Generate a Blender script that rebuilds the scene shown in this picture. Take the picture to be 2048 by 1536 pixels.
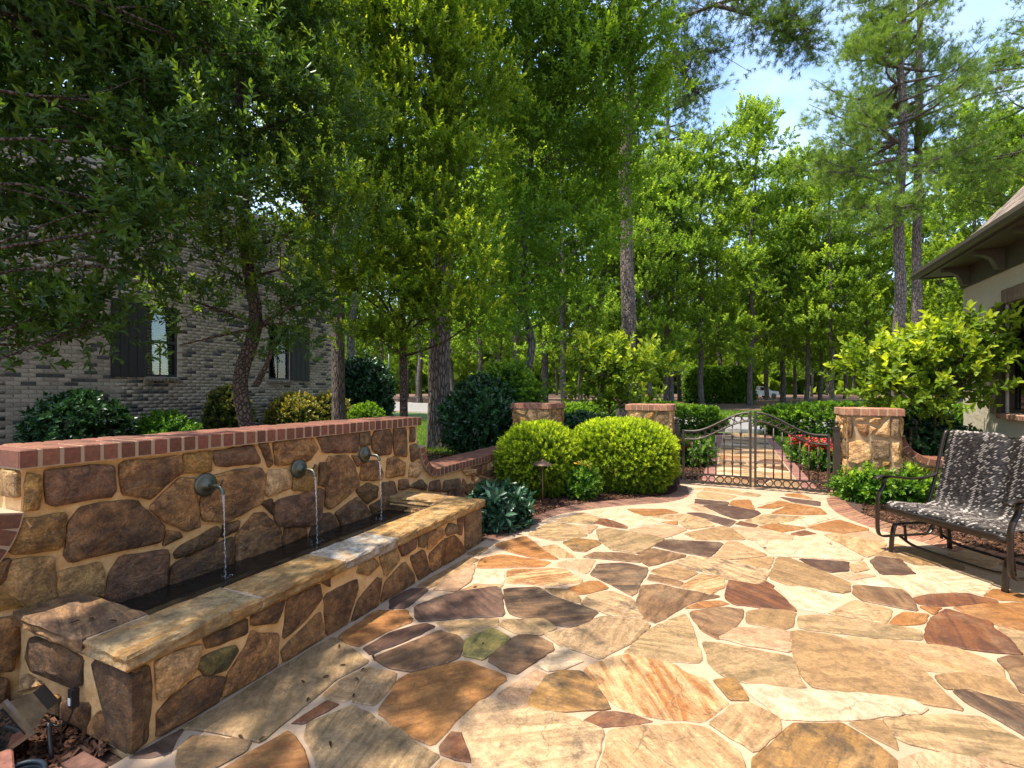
import bpy, bmesh, math, random
import numpy as np
from mathutils import Vector, Matrix
random.seed(7); RNG = np.random.default_rng(7)
R = math.radians
scene = bpy.context.scene
for o in list(bpy.data.objects): bpy.data.objects.remove(o)

# ------------------------------------------------------------------ camera, sky, sun, exposure
CAM_H = 1.55; YAW = R(24.5); FPX = 960.0; HORIZON = 782.0
cam_d = bpy.data.cameras.new('camera'); cam = bpy.data.objects.new('camera', cam_d)
scene.collection.objects.link(cam); scene.camera = cam
cam.location = (0, 0, CAM_H); cam.rotation_euler = (R(90), 0, YAW)
cam_d.sensor_width = 36; cam_d.lens = 36 * FPX / 2048; cam_d.shift_y = (HORIZON - 768) / 2048
cam_d.clip_start = 0.05; cam_d.clip_end = 2000

SUN_DIR = Vector((-0.25, -0.23, 0.94)).normalized()          # towards the sun
world = bpy.data.worlds.new('World'); scene.world = world; world.use_nodes = True
wn = world.node_tree; bg = wn.nodes['Background']
sky = wn.nodes.new('ShaderNodeTexSky'); sky.sky_type = 'NISHITA'; sky.sun_disc = False
sky.sun_elevation = math.asin(SUN_DIR.z); sky.sun_rotation = math.atan2(SUN_DIR.x, SUN_DIR.y)
sky.air_density = 1.0; sky.dust_density = 0.6; sky.ozone_density = 1.0
bg.inputs['Strength'].default_value = 0.15
# thin summer cloud over the whole sky
tc = wn.nodes.new('ShaderNodeTexCoord'); mp = wn.nodes.new('ShaderNodeMapping'); mp.inputs['Scale'].default_value = (1, 1, 2.6)
nz = wn.nodes.new('ShaderNodeTexNoise'); nz.inputs['Scale'].default_value = 3.2; nz.inputs['Detail'].default_value = 7; nz.inputs['Distortion'].default_value = .5
rp = wn.nodes.new('ShaderNodeValToRGB'); rp.color_ramp.elements[0].position = .42; rp.color_ramp.elements[1].position = .72
rp.color_ramp.elements[1].color = (.42, .42, .42, 1); rp.color_ramp.elements[0].color = (.0, .0, .0, 1)
mx = wn.nodes.new('ShaderNodeMix'); mx.data_type = 'RGBA'; mx.inputs[7].default_value = (4.2, 4.4, 4.7, 1)
L = wn.links.new
L(tc.outputs['Generated'], mp.inputs['Vector']); L(mp.outputs['Vector'], nz.inputs['Vector']); L(nz.outputs['Fac'], rp.inputs['Fac'])
L(rp.outputs['Color'], mx.inputs[0]); L(sky.outputs['Color'], mx.inputs[6]); L(mx.outputs[2], bg.inputs['Color'])

sun_d = bpy.data.lights.new('sun', 'SUN'); sun_d.energy = 3.5; sun_d.angle = R(0.55); sun_d.color = (1.0, .92, .79)
sun = bpy.data.objects.new('sun', sun_d); scene.collection.objects.link(sun)
sun.rotation_euler = SUN_DIR.to_track_quat('Z', 'Y').to_euler(); sun.location = SUN_DIR * 60
vs = scene.view_settings; vs.view_transform = 'Standard'; vs.look = 'None'; vs.exposure = 1.62; vs.gamma = 1.0; vs.use_curve_mapping = False
scene.render.engine = 'CYCLES'
cy = scene.cycles; cy.max_bounces = 7; cy.diffuse_bounces = 4; cy.glossy_bounces = 2; cy.transmission_bounces = 6; cy.transparent_max_bounces = 8
cy.sample_clamp_indirect = 6

# ------------------------------------------------------------------ pixel -> place
SN, CS = math.sin(YAW), math.cos(YAW)
def ray(px, py):
    cx = (px - 1024) / FPX; cz = (HORIZON - py) / FPX
    return Vector((-SN + CS * cx, CS + SN * cx, cz))
def at_d(px, py, d): return Vector((0, 0, CAM_H)) + ray(px, py) * d
def on_z(px, py, z=0.0):
    r = ray(px, py); return Vector((0, 0, CAM_H)) + r * ((z - CAM_H) / r.z)
def on_x(px, py, x):
    r = ray(px, py); return Vector((0, 0, CAM_H)) + r * (x / r.x)
def on_y(px, py, y):
    r = ray(px, py); return Vector((0, 0, CAM_H)) + r * (y / r.y)
def gz(x, y):                                                # terrain height
    d = math.hypot(x, y); z = min(.9, .012 * max(0, d - 28))
    t = min(1, max(0, (-3.55 - x) / .6)) * min(1, max(0, (24 - y) / 6)) * min(1, max(0, (y + 1) / 2.2)); return z + .2 * t * t * (3 - 2 * t)
def ground_at(px, d):
    p = at_d(px, HORIZON, d); return Vector((p.x, p.y, gz(p.x, p.y)))

# ------------------------------------------------------------------ objects
def link(o): scene.collection.objects.link(o); return o
def tag(o, label=None, cat=None, group=None, kind=None):
    if label: o['label'] = label
    if cat: o['category'] = cat
    if group: o['group'] = group
    if kind: o['kind'] = kind
    return o
def thing(name, label, cat, loc=(0, 0, 0), group=None, kind=None):
    o = link(bpy.data.objects.new(name, None)); o.location = loc; o.empty_display_size = .1
    return tag(o, label, cat, group, kind)
def put(name, me, mat=None, parent=None, col=None, local=False):
    o = link(bpy.data.objects.new(name, me))
    if mat and not me.materials: me.materials.append(mat)
    if parent is not None:
        o.parent = parent
        if not local and parent.type == 'EMPTY': o.matrix_parent_inverse = Matrix.Translation(-parent.location)
    if col is not None: o.color = (*col[:3], 1)
    return o
def mesh(name, V, F, smooth=False):
    me = bpy.data.meshes.new(name); me.from_pydata([tuple(v) for v in V], [], F); me.update()
    if smooth: me.shade_smooth()
    return me
def mesh_np(name, V, F, attrs=None, smooth=False):
    """V (n,3); F (m,k) index array; attrs: dict of per-vertex floats"""
    V = np.asarray(V, np.float32); F = np.asarray(F, np.int32)
    me = bpy.data.meshes.new(name); n, (m, k) = len(V), F.shape
    me.vertices.add(n); me.vertices.foreach_set('co', V.ravel())
    me.loops.add(m * k); me.loops.foreach_set('vertex_index', F.ravel())
    me.polygons.add(m); me.polygons.foreach_set('loop_start', np.arange(0, m * k, k, dtype=np.int32))
    me.update(calc_edges=True)
    for a, v in (attrs or {}).items():
        at = me.attributes.new(a, 'FLOAT', 'POINT'); at.data.foreach_set('value', np.asarray(v, np.float32))
    if smooth: me.shade_smooth()
    return me
class MB:
    def __init__(s): s.v = []; s.f = []
    def add(s, V, F):
        b = len(s.v); s.v += [tuple(x) for x in V]; s.f += [tuple(i + b for i in f) for f in F]; return s
    def box(s, x0, x1, y0, y1, z0, z1, M=None):
        V = [Vector((x, y, z)) for z in (z0, z1) for (x, y) in ((x0, y0), (x1, y0), (x1, y1), (x0, y1))]
        if M is not None: V = [M @ v for v in V]
        return s.add(V, [(3, 2, 1, 0), (4, 5, 6, 7), (0, 1, 5, 4), (1, 2, 6, 5), (2, 3, 7, 6), (3, 0, 4, 7)])
    def tube(s, P, r, n=8, lat=None, flat=1.0, cap=True):
        """sweep along P; r number or list; flat = thickness ratio against the lateral direction lat"""
        P = [Vector(p) for p in P]; N = len(P); r = r if isinstance(r, (list, tuple)) else [r] * N
        V = []; prev = None
        for i, p in enumerate(P):
            t = (P[min(i + 1, N - 1)] - P[max(i - 1, 0)]).normalized()
            if lat is not None: a = Vector(lat)
            elif prev is not None: a = prev
            else: a = Vector((0, 0, 1)) if abs(t.z) < .9 else Vector((1, 0, 0))
            a = a - t * a.dot(t); a = a.normalized() if a.length > 1e-6 else t.orthogonal().normalized()
            prev = a; b = t.cross(a)
            for k in range(n):
                w = 2 * math.pi * k / n; V.append(p + a * (r[i] * math.cos(w)) + b * (r[i] * flat * math.sin(w)))
        F = [(i * n + k, i * n + (k + 1) % n, (i + 1) * n + (k + 1) % n, (i + 1) * n + k) for i in range(N - 1) for k in range(n)]
        if cap: F += [tuple(range(n))[::-1], tuple(range((N - 1) * n, N * n))]
        return s.add(V, F)
    def lathe(s, prof, c=(0, 0, 0), n=16, M=None):
        """prof [(r,z)]"""
        V = []; 
        for (r, z) in prof:
            for k in range(n):
                w = 2 * math.pi * k / n; v = Vector((r * math.cos(w), r * math.sin(w), z))
                if M is not None: v = M @ v
                V.append(v + Vector(c))
        m = len(prof)
        F = [(i * n + k, i * n + (k + 1) % n, (i + 1) * n + (k + 1) % n, (i + 1) * n + k) for i in range(m - 1) for k in range(n)]
        F += [tuple(range(n))[::-1], tuple(range((m - 1) * n, m * n))]
        return s.add(V, F)
    def torus(s, c, Rr, r, nx=20, nr=6, axis='y'):
        V = []; c = Vector(c)
        for i in range(nx):
            a = 2 * math.pi * i / nx
            for j in range(nr):
                b = 2 * math.pi * j / nr; q = Rr + r * math.cos(b)
                v = Vector((q * math.cos(a), r * math.sin(b), q * math.sin(a)))
                V.append(c + v)
        F = [(i * nr + j, ((i + 1) % nx) * nr + j, ((i + 1) % nx) * nr + (j + 1) % nr, i * nr + (j + 1) % nr) for i in range(nx) for j in range(nr)]
        return s.add(V, F)
    def mesh(s, name, smooth=False): return mesh(name, s.v, s.f, smooth)
    def put(s, name, mat, parent=None, col=None, smooth=False, local=False): return put(name, s.mesh(name, smooth), mat, parent, col, local)

def smooth_path(P, n=6):
    """Catmull-Rom through points"""
    P = [Vector(p) for p in P]; out = []
    Q = [P[0] * 2 - P[1]] + P + [P[-1] * 2 - P[-2]]
    for i in range(1, len(Q) - 2):
        for k in range(n):
            t = k / n; a, b, c, d = Q[i - 1], Q[i], Q[i + 1], Q[i + 2]
            out.append(.5 * ((2 * b) + (c - a) * t + (2 * a - 5 * b + 4 * c - d) * t * t + (3 * b - a - 3 * c + d) * t ** 3))
    return out + [P[-1]]

# ------------------------------------------------------------------ materials
def new_mat(name):
    m = bpy.data.materials.new(name); m.use_nodes = True
    return m, m.node_tree, m.node_tree.nodes['Principled BSDF']
class NT:
    def __init__(s, nt): s.nt = nt
    def n(s, t, **kw):
        x = s.nt.nodes.new(t)
        for k, v in kw.items(): setattr(x, k, v)
        return x
    def l(s, a, b): s.nt.links.new(a, b)
    def noise(s, vec, scale, detail=5, rough=.55, dist=0):
        x = s.n('ShaderNodeTexNoise'); x.inputs['Scale'].default_value = scale; x.inputs['Detail'].default_value = detail
        x.inputs['Roughness'].default_value = rough; x.inputs['Distortion'].default_value = dist
        if vec is not None: s.l(vec, x.inputs['Vector'])
        return x.outputs['Fac']
    def ramp(s, f, a, b, ca=(0, 0, 0, 1), cb=(1, 1, 1, 1)):
        x = s.n('ShaderNodeValToRGB'); x.color_ramp.elements[0].position = a; x.color_ramp.elements[1].position = b
        x.color_ramp.elements[0].color = ca; x.color_ramp.elements[1].color = cb; s.l(f, x.inputs['Fac']); return x.outputs['Color']
    def mix(s, f, a, b, mode='MIX'):
        x = s.n('ShaderNodeMix', data_type='RGBA', blend_type=mode)
        for i, v in ((0, f), (6, a), (7, b)):
            if hasattr(v, 'is_output'): s.l(v, x.inputs[i])
            else: x.inputs[i].default_value = v if i == 0 else (*v[:3], 1)
        return x.outputs[2]
    def math(s, op, a, b=0.0):
        x = s.n('ShaderNodeMath', operation=op)
        for i, v in ((0, a), (1, b)):
            if hasattr(v, 'is_output'): s.l(v, x.inputs[i])
            else: x.inputs[i].default_value = v
        return x.outputs[0]
    def bump(s, h, strength, dist, bsdf):
        x = s.n('ShaderNodeBump'); x.inputs['Strength'].default_value = strength; x.inputs['Distance'].default_value = dist
        s.l(h, x.inputs['Height']); s.l(x.outputs['Normal'], bsdf.inputs['Normal'])

def stone_mat(name, streak=(1.0, 6.0, 3.0), bumpd=.012, rough=.75, grain=.16, wet=False, mott=.55):
    """object colour + second tone in streaks + dark blotches, shifted and turned per stone"""
    m, nt, b = new_mat(name); g = NT(nt)
    tc = g.n('ShaderNodeTexCoord'); oi = g.n('ShaderNodeObjectInfo')
    off = g.n('ShaderNodeVectorMath', operation='SCALE'); off.inputs[0].default_value = (37, 17, 53); g.l(oi.outputs['Random'], off.inputs['Scale'])
    add = g.n('ShaderNodeVectorMath', operation='ADD'); g.l(tc.outputs['Object'], add.inputs[0]); g.l(off.outputs[0], add.inputs[1])
    rot = g.n('ShaderNodeVectorRotate', rotation_type='Z_AXIS'); g.l(add.outputs[0], rot.inputs['Vector']); g.l(g.math('MULTIPLY', oi.outputs['Random'], 19.0), rot.inputs['Angle'])
    mp = g.n('ShaderNodeMapping'); mp.inputs['Scale'].default_value = streak; g.l(rot.outputs[0], mp.inputs['Vector'])
    at = g.n('ShaderNodeAttribute', attribute_type='OBJECT', attribute_name='tone')
    al = g.n('ShaderNodeAttribute', attribute_type='OBJECT', attribute_name='lichen')
    s1 = g.ramp(g.noise(mp.outputs[0], 1.6, 8, .66, 1.4), .43, .60)
    c = g.mix(s1, oi.outputs['Color'], at.outputs['Color'])
    s3 = g.ramp(g.noise(rot.outputs[0], 3.1, 5, .6, .6), .5, .72)
    c = g.mix(g.math('MULTIPLY', s3, .42), c, g.mix(.5, oi.outputs['Color'], (.52, .38, .22)))
    s4 = g.ramp(g.noise(rot.outputs[0], 11, 10, .75, .8), .40, .62, (.45, .42, .40, 1), (1.28, 1.28, 1.28, 1)); c = g.mix(mott, c, s4, 'MULTIPLY')
    s2 = g.ramp(g.noise(rot.outputs[0], 7.5, 9, .72, .4), .50, .66)
    c = g.mix(g.math('MULTIPLY', s2, al.outputs['Fac']), c, (.035, .028, .018))
    hf = g.ramp(g.noise(add.outputs[0], 34, 10, .8, .3), .32, .66, (.70, .67, .64, 1), (1.15, 1.15, 1.15, 1)); c = g.mix(.8, c, hf, 'MULTIPLY')
    dv = g.n('ShaderNodeVectorMath', operation='ADD'); nd = g.n('ShaderNodeTexNoise'); nd.inputs['Scale'].default_value = 4.0; nd.inputs['Detail'].default_value = 6; g.l(add.outputs[0], nd.inputs['Vector'])
    sv = g.n('ShaderNodeVectorMath', operation='SCALE'); sv.inputs['Scale'].default_value = .35; g.l(nd.outputs['Color'], sv.inputs[0]); g.l(add.outputs[0], dv.inputs[0]); g.l(sv.outputs[0], dv.inputs[1])
    vo = g.n('ShaderNodeTexVoronoi', feature='DISTANCE_TO_EDGE'); vo.inputs['Scale'].default_value = 2.4; g.l(dv.outputs[0], vo.inputs['Vector'])
    ck = g.math('MULTIPLY', g.ramp(vo.outputs['Distance'], .003, .012, (1, 1, 1, 1), (0, 0, 0, 1)), g.ramp(g.noise(rot.outputs[0], 2.2, 2), .5, .6)); c = g.mix(g.math('MULTIPLY', ck, .55), c, (.05, .035, .02))
    gr = g.noise(add.outputs[0], 95, 3, .7)
    c = g.mix(1.0, c, g.ramp(gr, .25, .75, (1 - grain * 2, 1 - grain * 2, 1 - grain * 2, 1), (1 + grain, 1 + grain, 1 + grain, 1)), 'MULTIPLY')
    g.l(c, b.inputs['Base Color']); b.inputs['Roughness'].default_value = rough
    if wet: g.l(g.ramp(g.noise(rot.outputs[0], 5, 3), .4, .6, (.18, .18, .18, 1), (.6, .6, .6, 1)), b.inputs['Roughness'])
    h = g.math('ADD', g.math('MULTIPLY', g.noise(mp.outputs[0], 5, 8, .7, .6), 1.0), g.math('MULTIPLY', g.noise(add.outputs[0], 42, 5, .7), .35))
    g.bump(h, .9, bumpd, b)
    return m
M_FLAG = stone_mat('flagstone', bumpd=.008, rough=.62)
M_STONE = stone_mat('fieldstone', streak=(2, 3, 3.4), bumpd=.05, rough=.72, grain=.26, mott=.95)
M_WET = stone_mat('wet_fieldstone', streak=(2, 3, 3.4), bumpd=.05, wet=True, grain=.26, mott=.95)
M_SLAB = stone_mat('capstone', streak=(7, 1.2, 5), bumpd=.016, rough=.6, mott=.85)

def simple(name, col, col2=None, scale=20, rough=.8, bumpd=0, metallic=0, use_obj=False, detail=6, spec=.5, bscale=None):
    m, nt, b = new_mat(name); g = NT(nt); tc = g.n('ShaderNodeTexCoord')
    base = g.n('ShaderNodeObjectInfo').outputs['Color'] if use_obj else None
    f = g.noise(tc.outputs['Object'], scale, detail, .65)
    if base is not None:
        c = g.mix(1.0, base, g.ramp(f, .3, .7, (.62, .6, .58, 1), (1.25, 1.25, 1.25, 1)), 'MULTIPLY')
    else: c = g.mix(g.ramp(f, .35, .65), col, col2 or col)
    g.l(c, b.inputs['Base Color']); b.inputs['Roughness'].default_value = rough; b.inputs['Metallic'].default_value = metallic
    b.inputs['Specular IOR Level'].default_value = spec
    if bumpd: g.bump(g.noise(tc.outputs['Object'], bscale or scale * 2.5, 7, .7), .8, bumpd, b)
    return m
M_MORTAR = simple('wall_mortar', (.78, .50, .23), (.60, .34, .125), 14, .9, .012, bscale=60)
M_GROUT = simple('patio_mortar', (.40, .285, .185), (.33, .225, .14), 5, .9, .005, bscale=140)
M_BRICK = simple('brick', None, None, 28, .85, .004, use_obj=True, bscale=110)
M_IRON = simple('bronze_iron', (.034, .025, .018), (.048, .036, .026), 30, .45, .0006, metallic=.25, bscale=200)
M_BENCHM = simple('bench_frame_paint', (.015, .0095, .0065), (.022, .014, .010), 40, .35, .0004, metallic=.3, bscale=300)
M_BRASS = simple('aged_copper', (.13, .105, .07), (.09, .12, .095), 60, .45, .001, metallic=.75)
M_MULCH = simple('mulch', (.085, .040, .026), (.035, .017, .011), 60, .95, .02, bscale=55)
M_FOREST = simple('forest_floor', (.17, .088, .055), (.08, .047, .028), 1.3, .95, .03, bscale=12)
M_LAWNB = simple('lawn_soil', (.075, .14, .02), (.05, .095, .016), 3, .95, .02, bscale=60)
M_STREET = simple('street_asphalt', (.20, .19, .175), (.16, .15, .14), 2, .9, .003, bscale=150)
M_CURB = simple('concrete', (.45, .42, .37), (.36, .33, .29), 6, .9, .002)
M_STUCCO = simple('stucco', (.52, .45, .35), (.47, .405, .31), 2.2, .95, .030, bscale=5.5)
M_TRIM = simple('dark_trim_paint', (.050, .043, .030), (.06, .05, .036), 10, .5, .0005)
M_SOFFIT = simple('soffit_paint', (.055, .048, .036), (.06, .052, .04), 10, .6)
M_SHUT = simple('black_shutter_paint', (.010, .010, .010), (.014, .013, .012), 20, .55)
M_BSHUT = simple('brown_shutter_paint', (.030, .018, .012), (.04, .024, .016), 20, .55, .0006)
M_BLIND = simple('white_blind', (.50, .58, .55), (.46, .54, .51), 10, .6)
M_ROOF = simple('shingle', None, None, 45, .95, .004, use_obj=True)
M_WHITE = simple('white_paint', (.7, .7, .7), (.65, .65, .65), 20, .4)
M_BLACK = simple('black_plastic', (.012, .012, .012), (.016, .016, .016), 20, .4)
M_PLAST = simple('weathered_plastic', (.15, .115, .075), (.08, .06, .04), 14, .25)
M_HOSE = simple('blue_grey_hose', (.035, .05, .06), (.045, .06, .07), 20, .4)
M_POST = simple('green_post_paint', (.01, .04, .03), (.012, .045, .035), 20, .4)
M_PETAL = simple('red_petal', (.62, .02, .03), (.45, .012, .02), 30, .6)
M_YPETAL = simple('yellow_petal', (.75, .42, .02), (.7, .5, .05), 30, .6)
M_ROCK = simple('pale_rock', (.62, .58, .5), (.45, .42, .36), 14, .8, .01)
M_BARK = None
def bark(name, a, b_, sc=(9, 9, 1.6)):
    m, nt, b = new_mat(name); g = NT(nt); tc = g.n('ShaderNodeTexCoord'); mp = g.n('ShaderNodeMapping'); mp.inputs['Scale'].default_value = sc
    g.l(tc.outputs['Object'], mp.inputs['Vector']); f = g.noise(mp.outputs[0], 2.2, 8, .7, .8)
    vo = g.n('ShaderNodeTexVoronoi', feature='DISTANCE_TO_EDGE'); vo.inputs['Scale'].default_value = 1.6; g.l(mp.outputs[0], vo.inputs['Vector'])
    crack = g.ramp(vo.outputs['Distance'], .0, .16)
    c = g.mix(g.ramp(f, .35, .68), a, b_); c = g.mix(crack, tuple(x * .3 for x in a), c)
    g.l(c, b.inputs['Base Color']); b.inputs['Roughness'].default_value = .95
    g.bump(g.math('ADD', crack, g.math('MULTIPLY', f, .6)), 1.0, .03, b); return m
M_PBARK = bark('pine_bark', (.13, .095, .075), (.24, .185, .15), (10, 10, 2.6))
M_HBARK = bark('smooth_bark', (.10, .065, .042), (.17, .12, .085), (14, 14, 9))
M_DBARK = bark('grey_bark', (.10, .085, .07), (.19, .165, .14))
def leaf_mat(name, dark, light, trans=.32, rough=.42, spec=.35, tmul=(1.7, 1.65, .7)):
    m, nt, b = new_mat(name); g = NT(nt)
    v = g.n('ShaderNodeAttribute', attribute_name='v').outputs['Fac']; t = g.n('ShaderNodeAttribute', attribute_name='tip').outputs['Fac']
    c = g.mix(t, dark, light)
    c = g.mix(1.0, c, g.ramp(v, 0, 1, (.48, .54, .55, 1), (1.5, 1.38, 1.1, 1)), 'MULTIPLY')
    g.l(c, b.inputs['Base Color']); b.inputs['Roughness'].default_value = rough; b.inputs['Specular IOR Level'].default_value = spec
    tr = g.n('ShaderNodeBsdfTranslucent'); g.l(g.mix(1.0, c, tmul, 'MULTIPLY'), tr.inputs['Color'])
    mx = g.n('ShaderNodeMixShader'); mx.inputs[0].default_value = trans
    g.l(b.outputs[0], mx.inputs[1]); g.l(tr.outputs[0], mx.inputs[2])
    g.l(mx.outputs[0], nt.nodes['Material Output'].inputs['Surface']); return m
M_LHOLLY = leaf_mat('evergreen_leaf', (.050, .110, .020), (.28, .40, .03), .36, .42, .35)
M_LLIGHT = leaf_mat('bright_evergreen_leaf', (.100, .185, .018), (.46, .56, .034), .44, .5, .2)
M_LELM = leaf_mat('elm_leaf', (.090, .18, .02), (.30, .44, .032), .46, .5, .2)
M_LWOOD = leaf_mat('woodland_leaf', (.135, .235, .035), (.36, .48, .06), .48, .55, .15)
M_LPINE = leaf_mat('pine_needle', (.075, .150, .035), (.27, .38, .06), .32, .5, .2)
M_LYEW = leaf_mat('clipped_yew_leaf', (.075, .16, .012), (.48, .60, .026), .38, .5, .25)
M_LHEDGE = leaf_mat('hedge_leaf', (.04, .11, .014), (.22, .38, .02), .34, .5, .25)
M_LHYD = leaf_mat('hydrangea_leaf', (.11, .20, .018), (.46, .54, .045), .4, .5, .25)
M_LDARK = leaf_mat('dark_shrub_leaf', (.014, .052, .020), (.045, .125, .038), .15, .32, .5)
M_LHELL = leaf_mat('hellebore_leaf', (.018, .060, .036), (.05, .13, .075), .15, .4, .5)
M_LVAR = leaf_mat('variegated_leaf', (.028, .065, .015), (.42, .36, .05), .2, .4, .4)
M_LGROUND = leaf_mat('groundcover_leaf', (.06, .17, .016), (.26, .40, .030), .33, .45, .35)
M_LGRASS = leaf_mat('grass_blade', (.060, .135, .014), (.20, .30, .028), .35, .6, .2)
M_CHIP = leaf_mat('mulch_chip', (.040, .018, .011), (.17, .088, .06), 0.0, .9, .2)
M_DRY = leaf_mat('dry_leaf', (.10, .045, .018), (.22, .12, .04), .1, .8, .2)
def weave_mat():
    m, nt, b = new_mat('wicker'); g = NT(nt); t = g.n('ShaderNodeAttribute', attribute_name='tip').outputs['Fac']
    g.l(g.mix(t, (.014, .009, .007), (.36, .315, .275)), b.inputs['Base Color']); b.inputs['Roughness'].default_value = .6; b.inputs['Specular IOR Level'].default_value = .25; return m
M_WEAVE = weave_mat()
def glass_mat(name, tint, rough=.02):
    m, nt, b = new_mat(name); b.inputs['Base Color'].default_value = (*tint, 1); b.inputs['Roughness'].default_value = rough
    b.inputs['Specular IOR Level'].default_value = .8; b.inputs['Metallic'].default_value = 0; return m
def clear_glass(name):
    m, nt, b = new_mat(name); g = NT(nt); tr = g.n('ShaderNodeBsdfTransparent'); tr.inputs['Color'].default_value = (.82, .9, .87, 1)
    gl = g.n('ShaderNodeBsdfGlossy'); gl.inputs['Roughness'].default_value = .02; fr = g.n('ShaderNodeFresnel'); fr.inputs['IOR'].default_value = 1.7
    mx = g.n('ShaderNodeMixShader'); g.l(fr.outputs[0], mx.inputs[0]); g.l(tr.outputs[0], mx.inputs[1]); g.l(gl.outputs[0], mx.inputs[2])
    g.l(mx.outputs[0], nt.nodes['Material Output'].inputs['Surface']); return m
M_GLASS = clear_glass('window_glass')
M_DARKGLASS = glass_mat('dark_glass', (.01, .014, .014))
def water_mat(name, rough=.03, scale=18, trans=1.0, base=(.9, .95, .93)):
    m, nt, b = new_mat(name); g = NT(nt); b.inputs['Base Color'].default_value = (*base, 1); b.inputs['Roughness'].default_value = rough
    b.inputs['IOR'].default_value = 1.33; b.inputs['Transmission Weight'].default_value = trans
    tc = g.n('ShaderNodeTexCoord'); g.bump(g.noise(tc.outputs['Object'], scale, 4), .6, .02, b); return m
M_WATER = water_mat('pool_water', .03, 14, .0, (.012, .010, .007))
M_STREAM = water_mat('falling_water', .06, 60, .75, (.92, .93, .92))
# ------------------------------------------------------------------ ground
def sheet(name, x0, x1, y0, y1, nx, ny, dz, mat, wob=0.0):
    xs = np.linspace(x0, x1, nx + 1); ys = np.linspace(y0, y1, ny + 1)
    V = [(x, y, gz(x, y) + dz + (random.uniform(-wob, wob) if wob else 0)) for y in ys for x in xs]
    F = [(j * (nx + 1) + i, j * (nx + 1) + i + 1, (j + 1) * (nx + 1) + i + 1, (j + 1) * (nx + 1) + i) for j in range(ny) for i in range(nx)]
    return tag(put(name, mesh(name, V, F, True), mat), kind='structure')
def flat(name, P, z, mat, parent=None):
    me = mesh(name, [(p[0], p[1], z) for p in P], [tuple(range(len(P)))])
    return put(name, me, mat, parent)
sheet('ground', -260, 260, -40, 420, 140, 124, -.055, M_FOREST)
sheet('lawn', -3.0, 14, 9.1, 20.2, 34, 22, -.03, M_LAWNB)
sheet('side_lawn', -22, -3.45, 7.2, 27.5, 74, 80, -.03, M_LAWNB)
sheet('side_bed', -12, -3.45, -2, 7.25, 60, 60, -.02, M_MULCH, .006)
sheet('verge_lawn', -6, 40, 31.5, 38.5, 60, 14, .0, M_LAWNB)

# street running past behind the hedges, with kerbs
def street():
    d = Vector((-22, 8.3, 0)).normalized(); n = Vector((-d.y, d.x, 0)); n = n if n.y > 0 else -n; o = Vector((1.0, 20.3, 0))
    V = []; ts = [t * 3 for t in range(-25, 32)]
    w = 8.2
    for t in ts:
        for q in (0, w):
            p = o + d * t + n * q; V.append((p.x, p.y, gz(p.x, p.y) - .012))
    F = [(2 * i, 2 * i + 2, 2 * i + 3, 2 * i + 1) for i in range(len(ts) - 1)]
    tag(put('street', mesh('street', V, F), M_STREET), kind='structure')
    for q in (-.16, w):
        k = MB()
        for i in range(len(ts) - 1):
            a = o + d * (ts[i] + .01) + n * q; b = o + d * (ts[i + 1] - .01) + n * q; z = gz(a.x, a.y)
            k.add([(a.x, a.y, z - .05), (b.x, b.y, z - .05), (b.x + n.x * .16, b.y + n.y * .16, z - .05), (a.x + n.x * .16, a.y + n.y * .16, z - .05),
                   (a.x, a.y, z + .09), (b.x, b.y, z + .09), (b.x + n.x * .16, b.y + n.y * .16, z + .09), (a.x + n.x * .16, a.y + n.y * .16, z + .09)],
                  [(3, 2, 1, 0), (4, 5, 6, 7), (0, 1, 5, 4), (1, 2, 6, 5), (2, 3, 7, 6), (3, 0, 4, 7)])
        tag(k.put('street_kerb', M_CURB), kind='structure')
street()

# ------------------------------------------------------------------ stones
PAL = {  # first tone, second tone, dark blotches
 'W': ((0.548, 0.408, 0.259), (0.431, 0.295, 0.169), .06), 'C': ((0.431, 0.269, 0.130), (0.304, 0.174, 0.072), .12), 'T': ((0.304, 0.178, 0.072), (0.215, 0.122, 0.050), .14),
 'G': ((0.364, 0.230, 0.108), (0.222, 0.144, 0.060), .34), 'O': ((0.308, 0.135, 0.032), (0.235, 0.085, 0.018), .12), 'R': ((0.162, 0.056, 0.015), (0.093, 0.031, 0.012), .15),
 'B': ((0.055, 0.023, 0.012), (0.093, 0.039, 0.018), .10), 'V': ((0.112, 0.056, 0.034), (0.068, 0.033, 0.021), .2), 'K': ((0.059, 0.031, 0.017), (0.185, 0.099, 0.043), .6),
 'M': ((0.294, 0.152, 0.040), (0.167, 0.082, 0.024), .95), 'N': ((0.445, 0.286, 0.148), (0.283, 0.174, 0.080), .8), 'L': ((0.294, 0.226, 0.058), (0.167, 0.139, 0.036), .9),
 'S': ((0.441, 0.278, 0.130), (0.274, 0.104, 0.023), .14), 'P': ((0.441, 0.269, 0.151), (0.342, 0.195, 0.100), .06), 'D': ((0.215, 0.113, 0.047), (0.108, 0.051, 0.021), .35),
 'b': ((0.391, 0.184, 0.061), (0.145, 0.071, 0.028), .5), 'c': ((0.612, 0.304, 0.097), (0.268, 0.124, 0.044), .45), 'Y': ((0.534, 0.291, 0.068), (0.371, 0.184, 0.042), .2),
 'k': ((0.145, 0.071, 0.025), (0.260, 0.126, 0.039), .7), 'v': ((0.329, 0.159, 0.074), (0.191, 0.091, 0.043), .35), 'q': ((0.945, 0.583, 0.266), (0.675, 0.371, 0.138), .25),
 'g': ((0.669, 0.386, 0.137), (0.446, 0.263, 0.094), .35)}
def area2(P): return sum(P[i][0] * P[(i + 1) % len(P)][1] - P[(i + 1) % len(P)][0] * P[i][1] for i in range(len(P))) / 2
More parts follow.
